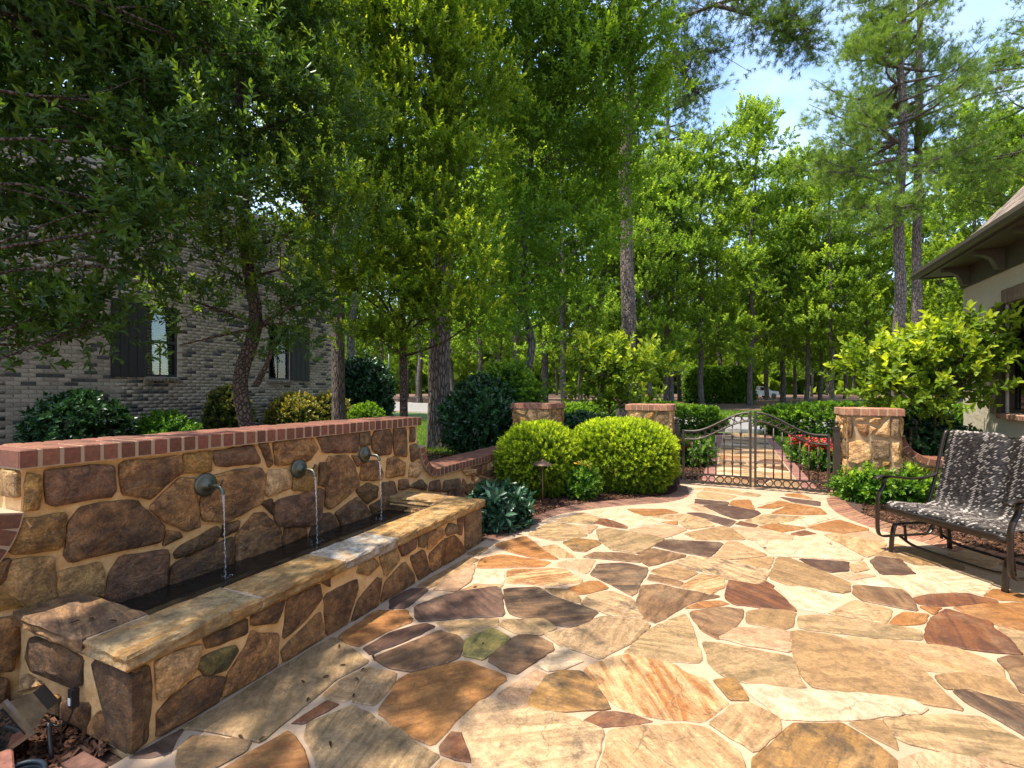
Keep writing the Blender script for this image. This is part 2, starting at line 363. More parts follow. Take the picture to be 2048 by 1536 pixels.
def chaikin(P, q=.16):
    out = []
    for i in range(len(P)):
        a, b = P[i], P[(i + 1) % len(P)]
        out += [(a[0] + (b[0] - a[0]) * q, a[1] + (b[1] - a[1]) * q), (b[0] + (a[0] - b[0]) * q, b[1] + (a[1] - b[1]) * q)]
    return out
def densify(P, step, jit):
    out = []
    for i in range(len(P)):
        a, b = P[i], P[(i + 1) % len(P)]; l = math.hypot(b[0] - a[0], b[1] - a[1]); k = max(1, int(l / step))
        for j in range(k):
            t = j / k; w = jit if j else jit * .5
            out.append((a[0] + (b[0] - a[0]) * t + random.uniform(-w, w), a[1] + (b[1] - a[1]) * t + random.uniform(-w, w)))
    return out
def inset(P, g):
    out = []; n = len(P)
    for i in range(n):
        a, b, c = Vector(P[i - 1]), Vector(P[i]), Vector(P[(i + 1) % n]); e1 = b - a; e2 = c - b
        if e1.length < 1e-6 or e2.length < 1e-6: out.append(P[i]); continue
        n1 = Vector((-e1.y, e1.x)).normalized(); n2 = Vector((-e2.y, e2.x)).normalized(); m = n1 + n2
        if m.length < .2: out.append(P[i]); continue
        m.normalize(); d = g / max(.5, m.dot(n1)); out.append((b.x + m.x * d, b.y + m.y * d))
    return out
def stone(name, P, to3, h, parent, key, mat, bulge=0.0, step=.06, jit=.004, bev=.008, depth=.03, tilt=0.0, grow=0.0):
    if area2(P) < 0: P = P[::-1]
    if grow: P = inset(P, -grow)
    P = densify(chaikin(P, .09), step, jit); n = len(P)
    if n < 3: return
    cx = sum(p[0] for p in P) / n; cy = sum(p[1] for p in P) / n
    tx, ty = random.uniform(-tilt, tilt), random.uniform(-tilt, tilt)
    hh = lambda p, q: q + (p[0] - cx) * tx + (p[1] - cy) * ty
    rings = [(P, -depth), (P, h - bev * .8), (inset(P, bev), h)]
    V = []; F = []
    for ri, (Q, z) in enumerate(rings):
        V += [to3(p[0], p[1], z if ri == 0 else hh(p, z)) for p in Q]
    for r in range(len(rings) - 1):
        F += [(r * n + i, r * n + (i + 1) % n, (r + 1) * n + (i + 1) % n, (r + 1) * n + i) for i in range(n)]
    top = rings[-1][0]; b0 = (len(rings) - 1) * n
    if bulge:
        for f, q in ((.72, .65), (.40, 1.0)):
            Q = [(cx + (p[0] - cx) * f, cy + (p[1] - cy) * f) for p in top]; b1 = len(V)
            V += [to3(p[0], p[1], hh(p, h + bulge * q * (1 + .28 * math.sin(p[0] * 31 + p[1] * 17) + .22 * math.sin(p[1] * 43 - p[0] * 23)))) for p in Q]
            F += [(b0 + i, b0 + (i + 1) % n, b1 + (i + 1) % n, b1 + i) for i in range(n)]; b0 = b1
        V.append(to3(cx, cy, hh((cx, cy), h + bulge))); c = len(V) - 1
        F += [(b0 + i, b0 + (i + 1) % n, c) for i in range(n)]
    else: F.append(tuple(range(b0, b0 + n)))
    me = mesh(name, V, F)
    # face outwards
    a, b_, nn = Vector(to3(cx, cy, 0)), Vector(to3(cx, cy, .1)), me.polygons[-1].normal
    if (b_ - a).dot(nn) < 0: me.flip_normals()
    c1, c2, li = PAL[key]; j = random.uniform(.86, 1.14); j2 = random.uniform(.85, 1.15)
    o = put(name, me, mat, parent, tuple(x * j for x in c1)); o['tone'] = [x * j2 for x in c2]; o['lichen'] = li * random.uniform(.7, 1.2)
    return o
def clip(poly, a, b, c):
    """keep a*x+b*y<=c"""
    out = []
    for i in range(len(poly)):
        p, q = poly[i], poly[(i + 1) % len(poly)]; dp = a * p[0] + b * p[1] - c; dq = a * q[0] + b * q[1] - c
        if dp <= 0: out.append(p)
        if dp * dq < 0: t = dp / (dp - dq); out.append((p[0] + (q[0] - p[0]) * t, p[1] + (q[1] - p[1]) * t))
    return out
def voronoi(pts, rect, gap):
    x0, x1, y0, y1 = rect; cells = []
    for i, p in enumerate(pts):
        poly = [(x0, y0), (x1, y0), (x1, y1), (x0, y1)]
        for j, q in enumerate(pts):
            if i == j: continue
            a, b = q[0] - p[0], q[1] - p[1]; l = math.hypot(a, b)
            if l > 2.5: continue
            poly = clip(poly, a / l, b / l, (a * (p[0] + q[0]) / 2 + b * (p[1] + q[1]) / 2) / l - gap / 2)
            if len(poly) < 3: break
        if len(poly) >= 3 and abs(area2(poly)) > .0015: cells.append(poly)
    return cells
def scatter(rect, n, mind):
    pts = []; k = 0
    while len(pts) < n and k < 4000:
        k += 1; p = (random.uniform(rect[0], rect[1]), random.uniform(rect[2], rect[3]))
        if all(math.hypot(p[0] - q[0], p[1] - q[1]) > mind for q in pts): pts.append(p)
    return pts

# ------------------------------------------------------------------ patio
def gp(*pts): return [tuple(on_z(x, y)[:2]) for (x, y) in pts]
left_in = [(-2.33, -4.0), (-2.33, 4.36)] + gp((972, 1079), (1034, 1056), (1110, 1027), (1180, 1014), (1250, 1006), (1320, 1000), (1350, 995), (1366, 986), (1364, 972))
right_in = gp((1672, 994), (1678, 1010), (1706, 1031), (1758, 1051), (1845, 1076), (1935, 1102), (2065, 1137), (2300, 1205))
patio = flat('patio', left_in + [(-.85, 8.62), (1.45, 8.62)] + right_in + [(5.2, -4)], 0.0, M_GROUT); tag(patio, kind='structure')
FLAGS = {
 (256, 1152): [('G', [(460,1215),(700,1075),(1250,730),(1640,500),(1780,590),(1910,690),(1640,840),(1540,930),(1060,1320),(900,1290),(640,1230)]),
  ('T', [(510,1300),(900,1330),(955,1350),(930,1400),(640,1560),(420,1560),(420,1390)]), ('O', [(1270,1265),(1330,1310),(1390,1420),(1430,1600),(700,1600),(1000,1420)]),
  ('R', [(1590,1015),(1660,1035),(1400,1175),(1350,1170)]), ('C', [(1560,960),(1680,860),(1880,745),(1790,970),(1740,1000),(1640,995)]),
  ('G', [(1460,1180),(1788,1044),(1920,1108),(2048,1200),(2196,1248),(2336,1380),(2464,1448),(2356,1560),(1560,1560),(1528,1500),(1428,1288)]),
  ('V', [(60,1440),(430,1235),(370,1310),(330,1410),(200,1440)])],
 (700, 1152): [('O', [(-86,490),(210,285),(450,280),(490,370),(300,440),(70,560),(10,545)]), ('B', [(120,580),(330,460),(600,390),(665,410),(480,500),(170,625)]),
  ('D', [(200,660),(470,550),(720,445),(860,490),(905,540),(860,655),(680,720),(500,765),(340,740)]), ('V', [(530,250),(700,180),(850,140),(1195,90),(1235,320),(900,335),(560,365),(530,330)]),
  ('V', [(330,190),(500,105),(620,110),(450,255),(330,260)]), ('K', [(1240,110),(1500,95),(1600,160),(1980,290),(1890,380),(1750,410),(1600,380),(1290,310),(1250,200)]),
  ('G', [(700,375),(1170,345),(1180,400),(960,470),(850,470)]), ('G', [(1230,360),(1530,350),(1640,420),(1540,470),(1330,460),(1210,400)]),
  ('L', [(925,520),(1130,430),(1270,500),(1230,545),(1060,670),(920,640)]), ('D', [(1110,680),(1330,490),(1480,490),(1600,545),(1620,590),(1480,680),(1330,780),(1250,760)]),
  ('O', [(235,1090),(420,810),(920,685),(1255,820),(900,1090),(660,1350),(420,1230)]), ('R', [(735,1370),(820,1265),(880,1275),(940,1475),(840,1460),(740,1420)]),
  ('N', [(1105,995),(1620,1105),(1720,1120),(2025,1250),(1930,1580),(1020,1580),(990,1380),(890,1180),(1050,1010)]), ('P', [(1190,960),(1480,765),(1580,800),(1450,950),(1450,1040),(1300,1010)]),
  ('M', [(1450,1050),(1460,960),(1580,810),(1690,775),(1850,780),(1960,890),(2048,1020),(2060,1060),(1560,1080)]), ('W', [(1500,720),(1700,580),(1850,680),(1720,740),(1580,760)]),
  ('C', [(130,740),(360,780),(340,860),(190,1030),(30,1000)]), ('C', [(740,1490),(900,1530),(960,1640),(640,1640)]), ('T', [(1570,105),(1720,110),(1800,145),(1840,190),(1830,210),(1720,190)])],
 (1124, 1152): [('R', [(205,1160),(300,1105),(420,1100),(560,1120),(690,1165),(540,1190),(300,1200)]), ('N', [(-130,470),(30,440),(110,430),(330,330),(640,360),(700,400),(560,530),(300,660),(170,610),(60,580),(0,560)]),
  ('N', [(160,230),(220,160),(390,130),(560,190),(640,345),(400,320)]), ('O', [(50,105),(215,50),(290,50),(365,100),(150,150)]),
  ('D', [(610,190),(640,80),(780,70),(970,115),(1260,165),(1020,220),(750,375),(640,345),(600,260)]), ('O', [(1000,260),(1120,215),(1260,205),(1320,225),(1180,250)]),
  ('D', [(1025,290),(1310,255),(1440,275),(1430,340),(1370,420),(1250,505),(1130,440)]), ('R', [(1325,110),(1350,40),(1640,80),(1740,150),(1870,285),(1640,260),(1380,230),(1320,190)]),
  ('T', [(1490,290),(1620,265),(1860,295),(1840,400),(1770,430),(1490,380)]), ('G', [(510,620),(720,420),(980,310),(1040,420),(1115,690),(740,680),(600,640)]),
  ('P', [(1270,500),(1400,425),(1550,420),(1830,460),(1820,610),(1500,560)]), ('G', [(1140,540),(1270,550),(1850,660),(1890,830),(1940,890),(1540,870),(1300,800),(1180,690)]),
  ('S', [(190,750),(410,655),(550,640),(900,720),(1000,790),(1130,830),(1230,960),(1310,1020),(1100,1165),(780,1135),(560,1090),(440,1030),(300,900)]),
  ('M', [(1230,850),(1330,830),(1380,840),(1480,990),(1350,990)]), ('C', [(1200,1190),(1370,1050),(1500,1030),(1560,1060),(1730,1150),(1740,1220),(1540,1400),(1330,1280)]),
  ('C', [(390,1255),(560,1220),(760,1205),(1000,1200),(1150,1230),(1390,1400),(1460,1580),(310,1580),(360,1400)])],
 (1536, 1152): [('W', [(-178,890),(-60,885),(300,930),(880,970),(1150,1010),(1255,1065),(1200,1100),(900,1120),(690,1150),(100,1145),(20,1060),(-100,970)]),
  ('M', [(0,1390),(150,1240),(220,1195),(600,1195),(760,1290),(1010,1470),(1020,1600),(-110,1600),(-100,1480)]), ('T', [(190,460),(260,450),(540,490),(1230,760),(1330,870),(1540,1070),(1200,1010),(740,960),(370,890),(300,830),(230,680)]),
  ('G', [(260,330),(440,320),(930,390),(1210,440),(1220,510),(900,500),(260,420)]), ('C', [(620,495),(1150,540),(1500,580),(1720,660),(1870,740),(1870,810),(1500,780),(1230,750),(900,640)]),
  ('C', [(520,310),(600,250),(700,205),(980,275),(930,380),(640,330)]), ('D', [(690,85),(800,85),(1060,110),(1120,150),(1190,280),(960,240),(760,200),(690,150)]),
  ('W', [(75,90),(300,95),(690,190),(560,260),(460,300),(240,260),(150,180)]), ('O', [(990,385),(1030,340),(1100,300),(1270,315),(1240,375),(1100,395)]), ('O', [(1230,255),(1380,262),(1320,305)]),
  ('R', [(1170,180),(1280,160),(1600,145),(1830,205),(1600,235),(1300,240),(1210,225)]), ('R', [(1290,400),(1320,340),(1440,275),(1780,380),(1780,410),(1900,490),(2020,630),(1700,600),(1290,540),(1270,470)]),
  ('O', [(1500,260),(1700,235),(2150,215),(2150,470),(1850,400),(1600,310)]), ('G', [(1850,415),(2150,485),(2150,640),(2030,620),(1960,520)]), ('D', [(1850,680),(1940,655),(2200,650),(2200,1010),(2030,930),(1950,780)]),
  ('T', [(1350,810),(1560,790),(1880,830),(2048,990),(2048,1020),(1750,950),(1600,900),(1430,900)]), ('K', [(1510,940),(1600,935),(1750,970),(2150,1080),(2150,1340),(1900,1180),(1600,1020)]),
  ('G', [(940,1160),(1050,1150),(1400,1130),(1720,1150),(2150,1400),(2150,1560),(1900,1490),(1500,1430),(1100,1330),(1030,1290)]), ('T', [(680,1190),(900,1170),(960,1250),(1010,1370),(850,1290)]),
  ('P', [(1080,1500),(1250,1430),(1600,1450),(2150,1590),(2150,1700),(1060,1700)]), ('W', [(700,60),(1000,10),(1200,0),(1470,100),(1500,130),(1170,150),(1120,118)]),
  ('W', [(1144,-80),(1336,-68),(1576,-28),(1796,44),(1716,150),(1516,104),(1336,12)]), ('O', [(1740,170),(1820,110),(2150,180),(2150,212),(1830,190)])],
 (1124, 960): [('B', [(1070,155),(1330,180),(1310,212),(1070,190)]), ('O', [(1340,200),(1370,165),(1500,160),(1540,240)]), ('B', [(1125,205),(1350,210),(1560,250),(1585,270),(1500,310),(1390,315),(1280,275)]),
  ('V', [(1000,265),(1120,265),(1390,330),(1330,375),(1180,325)]), ('R', [(1395,355),(1430,335),(1560,365),(1530,380)]), ('P', [(1000,205),(1080,190),(1230,270),(1080,250)]),
  ('O', [(530,235),(830,235),(930,265),(650,290),(560,260)]), ('W', [(230,250),(500,240),(650,295),(800,345),(620,370),(480,350),(300,290)]), ('R', [(260,345),(310,310),(400,320),(520,375),(510,390),(380,375)]),
  ('P', [(540,400),(850,355),(1000,400),(820,465),(640,430)]), ('G', [(940,340),(1160,330),(1220,370),(1010,395)]), ('O', [(800,340),(920,335),(915,358)]), ('C', [(690,292),(1000,275),(1170,323),(940,328)]),
  ('G', [(280,400),(360,390),(680,440),(820,475),(610,590),(400,560),(300,480)]), ('T', [(980,430),(1280,370),(1380,400),(1470,480),(1090,480)]), ('P', [(1360,380),(1580,390),(1850,450),(1840,490),(1490,480)]),
  ('B', [(740,530),(830,480),(1290,505),(1180,620),(900,570)]), ('D', [(610,600),(720,550),(1000,610),(700,690),(660,670)]), ('D', [(180,620),(260,585),(500,590),(600,610),(620,660),(400,640)]),
  ('M', [(10,500),(120,470),(290,490),(310,510),(180,575),(100,570)]), ('K', [(230,760),(290,680),(500,670),(690,710),(570,930),(380,830)]), ('N', [(870,680),(1020,615),(1300,640),(1660,730),(1620,800),(1560,840),(1330,800),(1200,750)]),
  ('C', [(1200,640),(1330,500),(1400,500),(1640,605),(1480,630)]), ('T', [(1380,660),(1560,630),(1690,620),(1650,715),(1500,700)]), ('T', [(720,730),(870,680),(1080,745),(980,800),(800,780)]),
  ('D', [(690,800),(710,760),(960,820),(930,850)]), ('S', [(945,860),(1120,755),(1290,790),(1290,860),(1180,920),(1100,890)]), ('R', [(1590,840),(1640,820),(1690,850),(1670,870)]), ('P', [(120,370),(280,370),(220,430)]),
  ('C', [(1040,70),(1180,65),(1420,90),(1440,120),(1150,85)]), ('C', [(1080,110),(1130,92),(1400,130),(1300,165),(1090,145)]), ('G', [(1410,120),(1480,100),(1590,120),(1560,135)]),
  ('O', [(1790,115),(1900,110),(2000,155),(1800,130)]), ('V', [(1750,140),(2060,175),(2060,210),(1850,180)]), ('O', [(1560,225),(1750,170),(1840,190),(1690,230)]), ('W', [(1600,150),(1720,142),(1740,162),(1560,200)])],
 (1400, 960): [('T', [(565,790),(625,625),(720,630),(1180,820),(1195,890),(1130,905),(700,840)]), ('O', [(565,270),(750,190),(960,230),(1010,275),(780,280)]), ('G', [(360,330),(520,280),(830,300),(700,345),(480,355)]),
  ('W', [(640,350),(850,310),(1090,300),(830,370)]), ('O', [(470,375),(600,355),(850,385),(640,420)]), ('O', [(860,380),(1110,320),(1360,400),(1130,430),(930,400)]), ('R', [(735,435),(840,410),(925,435),(800,455)]),
  ('W', [(450,490),(770,450),(970,440),(1330,650),(620,610),(540,570)]), ('C', [(1000,445),(1090,430),(1480,510),(1470,570),(1330,620),(1150,520)]), ('P', [(1150,440),(1350,410),(1470,480),(1400,500)]),
  ('B', [(800,635),(1180,660),(1180,730),(1040,740),(900,690)]), ('B', [(1370,655),(1420,620),(1600,640),(1720,760),(1450,755)]), ('C', [(1210,680),(1310,660),(1340,720),(1220,740)]), ('P', [(1100,760),(1200,745),(1400,770),(1200,800)]),
  ('T', [(1400,600),(1500,580),(1930,680),(1750,690),(1620,640)]), ('T', [(1500,550),(1560,515),(2100,640),(2100,735)]), ('C', [(2000,600),(2150,560),(2400,640),(2300,720)])],
 (700, 960): [('G', [(1640,330),(1860,265),(2000,305),(1940,355)]), ('P', [(1630,680),(1760,640),(1960,640),(1890,750),(1790,720)]), ('O', [(1160,520),(1400,450),(1540,560),(1660,635),(1500,630),(1290,580)]),
  ('O', [(1030,660),(1060,630),(1220,600),(1600,660),(1540,695),(1020,705)]), ('S', [(1270,720),(1710,715),(1860,815),(1600,850),(1430,830),(1260,825)]), ('W', [(1010,740),(1230,730),(1220,830),(1000,825)]),
  ('P', [(680,880),(760,790),(990,680),(990,720),(960,810),(850,890)]), ('C', [(890,890),(1000,840),(1210,845),(1190,865)]), ('G', [(1420,440),(1600,340),(1800,360),(1900,450),(1640,490)]),
  ('C', [(1530,540),(1640,520),(1800,620),(1680,620)]), ('T', [(540,850),(960,615),(1025,640),(640,865)]), ('T', [(945,592),(1040,545),(1095,552),(1010,608)])]}
up3 = lambda u, v, h: (u, v, h)
for (ox, oy), L_ in FLAGS.items():
    for key, P in L_:
        stone('flagstone', [tuple(on_z(ox + x / 4, oy + y / 4)[:2]) for x, y in P], up3, random.uniform(.006, .012), patio, key, M_FLAG, step=.05, jit=.0065, bev=.006, tilt=.003, grow=.014)
# flags behind the camera and out to the right, in view from a step aside
for P in voronoi(scatter((-2.3, 3.2, -2.2, .78), 34, .33), (-2.3, 3.2, -2.2, .78), .05):
    stone('flagstone', P, up3, .008, patio, random.choice('CTGOPWSDRT'), M_FLAG, step=.08, jit=.007, bev=.006)
for P in voronoi(scatter((1.95, 4.6, 1.0, 3.6), 16, .4), (1.95, 4.6, 1.0, 3.6), .05):
    if min((CS * x + SN * y) / (-SN * x + CS * y) for x, y in P) > 1.10: stone('flagstone', P, up3, .008, patio, random.choice('CTGOPW'), M_FLAG, step=.08, jit=.007)

# brick edging
def brick_quad(name, q, z0, z1, parent, base=(.27, .115, .07), mat=None):
    b = .004; c = [sum(p[i] for p in q) / 4 for i in (0, 1)]
    s = [(p[0] + (c[0] - p[0]) * .06, p[1] + (c[1] - p[1]) * .06) for p in q]
    V = [(p[0], p[1], z0) for p in q] + [(p[0], p[1], z1 - b) for p in q] + [(p[0], p[1], z1) for p in s]
    F = [(0, 1, 5, 4), (1, 2, 6, 5), (2, 3, 7, 6), (3, 0, 4, 7), (4, 5, 9, 8), (5, 6, 10, 9), (6, 7, 11, 10), (7, 4, 8, 11), (8, 9, 10, 11)]
    me = mesh(name, V, F)
    if me.polygons[-1].normal.z < 0: me.flip_normals()
    j = random.uniform(.75, 1.25); return put(name, me, mat or M_BRICK, parent, (base[0] * j, base[1] * j * random.uniform(.9, 1.1), base[2] * j))
def edging(name, inner, outer, kinds, pitch=.088, n=400, z=.004):
    A = smooth_path([(x, y, 0) for x, y in inner], 14); B = smooth_path([(x, y, 0) for x, y in outer], 14)
    bed = flat(name, [tuple(p[:2]) for p in A] + [tuple(p[:2]) for p in B[::-1]], -.008, M_GROUT); tag(bed, kind='structure')
    def at(P, t):
        L_ = [0]
        for i in range(1, len(P)): L_.append(L_[-1] + (P[i] - P[i - 1]).length)
        s = t * L_[-1]
        for i in range(1, len(P)):
            if L_[i] >= s: return P[i - 1].lerp(P[i], (s - L_[i - 1]) / max(1e-9, L_[i] - L_[i - 1]))
        return P[-1]
    ln = sum((A[i] - A[i - 1]).length for i in range(1, len(A))); k = int(ln / pitch); g = .065
    for i in range(min(k, n)):
        t0, t1 = (i + g) / k, (i + 1 - g) / k; a, b, c, d = at(A, t0), at(A, t1), at(B, t1), at(B, t0)
        brick_quad('edging_brick', [tuple(p[:2]) for p in (a, b, c, d)], -.05, z + random.uniform(-.002, .003), bed, kinds)
    return bed
edging('left_brick_edging', gp((985, 1083), (1040, 1064), (1110, 1031), (1180, 1019), (1250, 1011), (1320, 1006), (1358, 1000), (1378, 990), (1374, 974)),
       gp((962, 1076), (1030, 1046), (1130, 1013), (1230, 1000), (1300, 994), (1335, 989), (1350, 983), (1355, 977), (1352, 969)), (.17, .082, .052))
edging('right_brick_edging', gp((1652, 996), (1660, 1014), (1690, 1035), (1745, 1056), (1835, 1082), (1925, 1109), (2060, 1146), (2200, 1186)),
       gp((1692, 992), (1694, 1006), (1722, 1026), (1775, 1045), (1860, 1068), (1950, 1092), (2080, 1125), (2210, 1160)), (.235, .108, .062))
edging('near_brick_edging', [(-2.34, 1.12), (-2.34, -1.5)], [(-2.53, 1.12), (-2.53, -1.5)], (.27, .12, .08))

# planting beds
lo = gp((962, 1076), (1030, 1046), (1130, 1013), (1230, 1000), (1300, 994), (1335, 989), (1350, 983), (1354, 975))
bed_l = flat('planting_bed', [(-3.3, 4.30), (-2.3, 4.30)] + lo + [(-.9, 8.6), (-3.3, 8.6)], -.012, M_MULCH); tag(bed_l, kind='structure')
ro = gp((1692, 992), (1694, 1006), (1722, 1026), (1775, 1045), (1860, 1068), (1950, 1092), (2080, 1125), (2210, 1160))
bed_r = flat('bench_bed', [(1.5, 8.6)] + ro + [(4.4, 4.2), (4.4, 8.7)], -.012, M_MULCH); tag(bed_r, kind='structure')
bed_n = flat('corner_bed', [(-3.3, -2), (-2.53, -2), (-2.53, 1.12), (-2.4, 1.22), (-3.3, 1.22)], -.012, M_MULCH); tag(bed_n, kind='structure')
gb1 = flat('gate_bed', [(1.24, 8.95), (2.6, 8.95), (2.6, 13), (1.24, 13)], -.016, M_MULCH); tag(gb1, kind='structure')
gb2 = flat('gate_bed', [(-1.7, 8.95), (-.45, 8.95), (-.45, 12.4), (-1.7, 12.4)], -.016, M_MULCH); tag(gb2, kind='structure')

# garden path behind the gate
path = flat('garden_path', [(-.26, 8.62), (1.05, 8.62), (1.05, 19.6), (-.26, 19.6)], -.004, M_GROUT); tag(path, kind='structure')
pts = [(random.uniform(-.2, 1.0), 8.75 + i * .145 + random.uniform(-.05, .05)) for i in range(74)]
for P in voronoi(pts, (-.24, 1.03, 8.64, 19.4), .035):
    stone('flagstone', P, up3, .006, path, random.choice('CTGOPWSDRVTPC'), M_FLAG, step=.12, jit=.006)
for x0, x1, nm in ((-.26, -.46, 'path_brick_edging'), (1.05, 1.25, 'path_brick_edging')):
    edging(nm, [(x0, 8.95), (x0, 19.4)], [(x1, 8.95), (x1, 19.4)], (.22, .10, .075), pitch=.105)
# gate threshold bricks
edging('threshold_edging', [(-.84, 8.66), (1.46, 8.66)], [(-.84, 8.86), (1.46, 8.86)], (.30, .13, .08))

# ------------------------------------------------------------------ fountain wall
WX = -3.32
TW, TT, TL = 1.15, 1.25, .5       # underside of tall cap, its top, underside of low cap
wall_z = lambda y: None
def sweep_curve(y0, z0, y1, z1, n=14):
    """quarter-ellipse falling from (y0,z0), vertical there, to (y1,z1), level there"""
    return [(y1 - (y1 - y0) * math.cos(t), z0 - (z0 - z1) * math.sin(t)) for t in [i / n * math.pi / 2 for i in range(n + 1)]]
SW = sweep_curve(4.62, 1.0, 5.02, TL)          # north sweep
SS = sweep_curve(1.20, .99, .62, .46)            # south sweep
fw = thing('fountain_wall', 'fieldstone fountain wall with brick coping, swept ends and three bronze water spouts', 'wall', (WX - .15, 2.9, 0))
prof = [(-3.0, -.05), (-3.0, SS[-1][1])] + SS[::-1] + [(1.20, TW), (4.62, TW)] + SW + [(8.25, TL), (8.25, -.05)]
def extrude_x(P, x0, x1):
    n = len(P); V = [(x0, y, z) for y, z in P] + [(x1, y, z) for y, z in P]
    F = [tuple(range(n))[::-1], tuple(range(n, 2 * n))] + [(i, (i + 1) % n, n + (i + 1) % n, n + i) for i in range(n)]
    return V, F
m_ = MB(); m_.add(*extrude_x(prof, WX - .40, WX)); core = m_.put('mortar_core', M_MORTAR, fw)
wx3 = lambda u, v, h: (WX + h, u, v)
def wp(ox, oy, P, sc=4, x=WX): return [(p.y, p.z) for p in (on_x(ox + a / sc, oy + b / sc, x + .02) for a, b in P)]
WST = {
 (0, 832): [('v', [(385,450),(440,440),(760,400),(905,410),(915,600),(880,640),(640,670),(430,710),(390,690)]), ('c', [(970,380),(1440,325),(1455,450),(1330,540),(1200,660),(1120,640),(1000,620)]),
  ('Y', [(235,470),(310,480),(320,600),(300,735),(220,740)]), ('Y', [(1480,320),(1600,300),(1690,290),(1690,440),(1480,450)]), ('c', [(1215,740),(1440,510),(1560,510),(1570,640),(1600,880),(1500,915),(1330,840)]),
  ('b', [(660,740),(780,710),(1090,685),(1190,780),(1310,890),(1290,1000),(1000,1060),(570,1160),(530,1110),(570,850)]), ('Y', [(190,840),(530,790),(480,1060),(100,1095)]),
  ('g', [(90,1170),(430,1140),(440,1480),(240,1530),(10,1380)]), ('g', [(470,1260),(800,1180),(830,1240),(830,1440),(640,1440),(480,1460)]), ('b', [(1350,930),(1440,940),(1450,970),(1330,1025)]),
  ('v', [(980,1130),(1330,1080),(1350,1120),(1310,1480),(1200,1560),(860,1530),(850,1440),(900,1250)]), ('k', [(1410,1100),(1440,1060),(1740,890),(1770,930),(1740,1000),(1500,1110),(1420,1130)]),
  ('k', [(1380,1200),(1850,980),(1870,1040),(1860,1290),(1360,1500)]), ('b', [(1800,880),(1910,850),(1900,910),(1790,960)]), ('b', [(-80,1190),(70,1160),(30,1320),(-90,1380)]), ('Y', [(-60,1400),(60,1420),(200,1510),(-60,1560)]),
  ('c', [(-40,1640),(130,1615),(150,1840),(90,2030),(-40,2040)]), ('b', [(-60,2100),(60,2120),(60,2320),(-60,2460)])],
 (400, 832): [('v', [(110,290),(430,240),(480,350),(480,370),(150,400)]), ('c', [(100,490),(290,440),(480,420),(520,480),(500,690),(200,850),(40,830),(10,700)]), ('b', [(490,230),(540,215),(580,380),(560,400)]),
  ('c', [(600,210),(900,175),(950,260),(880,350),(620,395)]), ('v', [(950,170),(1270,125),(1270,285),(1000,290)]), ('T', [(1290,130),(1360,120),(1365,230),(1290,235)]), ('b', [(1380,180),(1420,105),(1520,110),(1540,160),(1530,300),(1440,310),(1390,270)]),
  ('b', [(1560,95),(1650,95),(1660,320),(1570,310),(1555,200)]), ('T', [(1690,100),(1722,95),(1720,200),(1690,205)]), ('q', [(530,610),(560,440),(700,430),(740,470),(730,570),(560,640)]), ('Y', [(750,590),(760,490),(860,470),(940,400),(920,560),(890,600)]),
  ('M', [(970,380),(1010,380),(1035,470),(1010,560),(960,550)]), ('c', [(1030,330),(1180,320),(1230,380),(1280,550),(1180,640),(1050,740),(1010,720)]), ('b', [(1230,320),(1270,330),(1310,360),(1270,400)]), ('c', [(1290,480),(1310,370),(1420,360),(1470,470),(1450,510),(1300,510)]),
  ('c', [(1500,490),(1510,350),(1570,330),(1650,390),(1640,470)]), ('q', [(1680,480),(1690,390),(1770,370),(1790,430),(1740,490)]), ('T', [(1690,240),(1735,225),(1755,330),(1700,360)]), ('k', [(510,700),(580,670),(590,790)]),
  ('v', [(610,690),(990,580),(960,870),(650,880),(610,830)]), ('M', [(1260,600),(1350,540),(1430,570),(1420,650),(1340,700)]), ('b', [(1470,640),(1470,540),(1560,530),(1590,640),(1580,780),(1480,820),(1440,700)]), ('b', [(1600,590),(1600,520),(1660,510),(1680,570)]),
  ('T', [(1680,570),(1770,510),(1820,560),(1810,590)]), ('b', [(1090,780),(1270,650),(1380,800),(1370,870),(1180,960),(1140,870)]), ('k', [(890,940),(950,800),(1050,780),(1140,930),(1130,1000),(930,1060),(890,990)]),
  ('b', [(300,1100),(300,960),(440,790),(520,780),(650,920),(640,1080),(550,1220),(310,1290)]), ('O', [(670,1000),(690,900),(850,900),(860,960),(680,1040)]), ('v', [(630,1120),(800,1010),(880,1040),(860,1090),(660,1170)]), ('k', [(1370,720),(1440,680),(1460,850),(1390,780)])],
 (640, 768): [('v', [(880,850),(890,790),(960,770),(975,860)]), ('T', [(990,860),(1000,780),(1120,760),(1140,860)]), ('b', [(1140,860),(1150,760),(1200,840),(1190,870)]), ('q', [(1210,800),(1240,740),(1290,760),(1280,800)]),
  ('T', [(1300,690),(1390,660),(1400,720),(1330,760)]), ('q', [(1140,690),(1270,672),(1260,720),(1180,730)])]}
for (ox, oy), L_ in WST.items():
    for key, P in L_:
        Q = wp(ox, oy, P); zc = sum(p[1] for p in Q) / len(Q); yc = sum(p[0] for p in Q) / len(Q)
        wet = zc < .62 and 1.5 < yc < 4.1
        stone('stone', Q, wx3, random.uniform(.022, .036), fw, key, M_WET if wet else M_STONE, bulge=random.uniform(.006, .016), step=.045, jit=.005, bev=.014, grow=.0115)
for P in voronoi(scatter((5.9, 8.2, .02, .48), 22, .14), (5.9, 8.2, .02, .48), .03): stone('stone', P, wx3, .028, fw, random.choice('Tqbvcg'), M_STONE, bulge=.01, step=.06)
for P in voronoi(scatter((4.45, 5.9, .0, .26), 9, .16), (4.45, 5.9, .0, .26), .03): stone('stone', P, wx3, .028, fw, random.choice('Tqbvcg'), M_STONE, bulge=.01, step=.06)
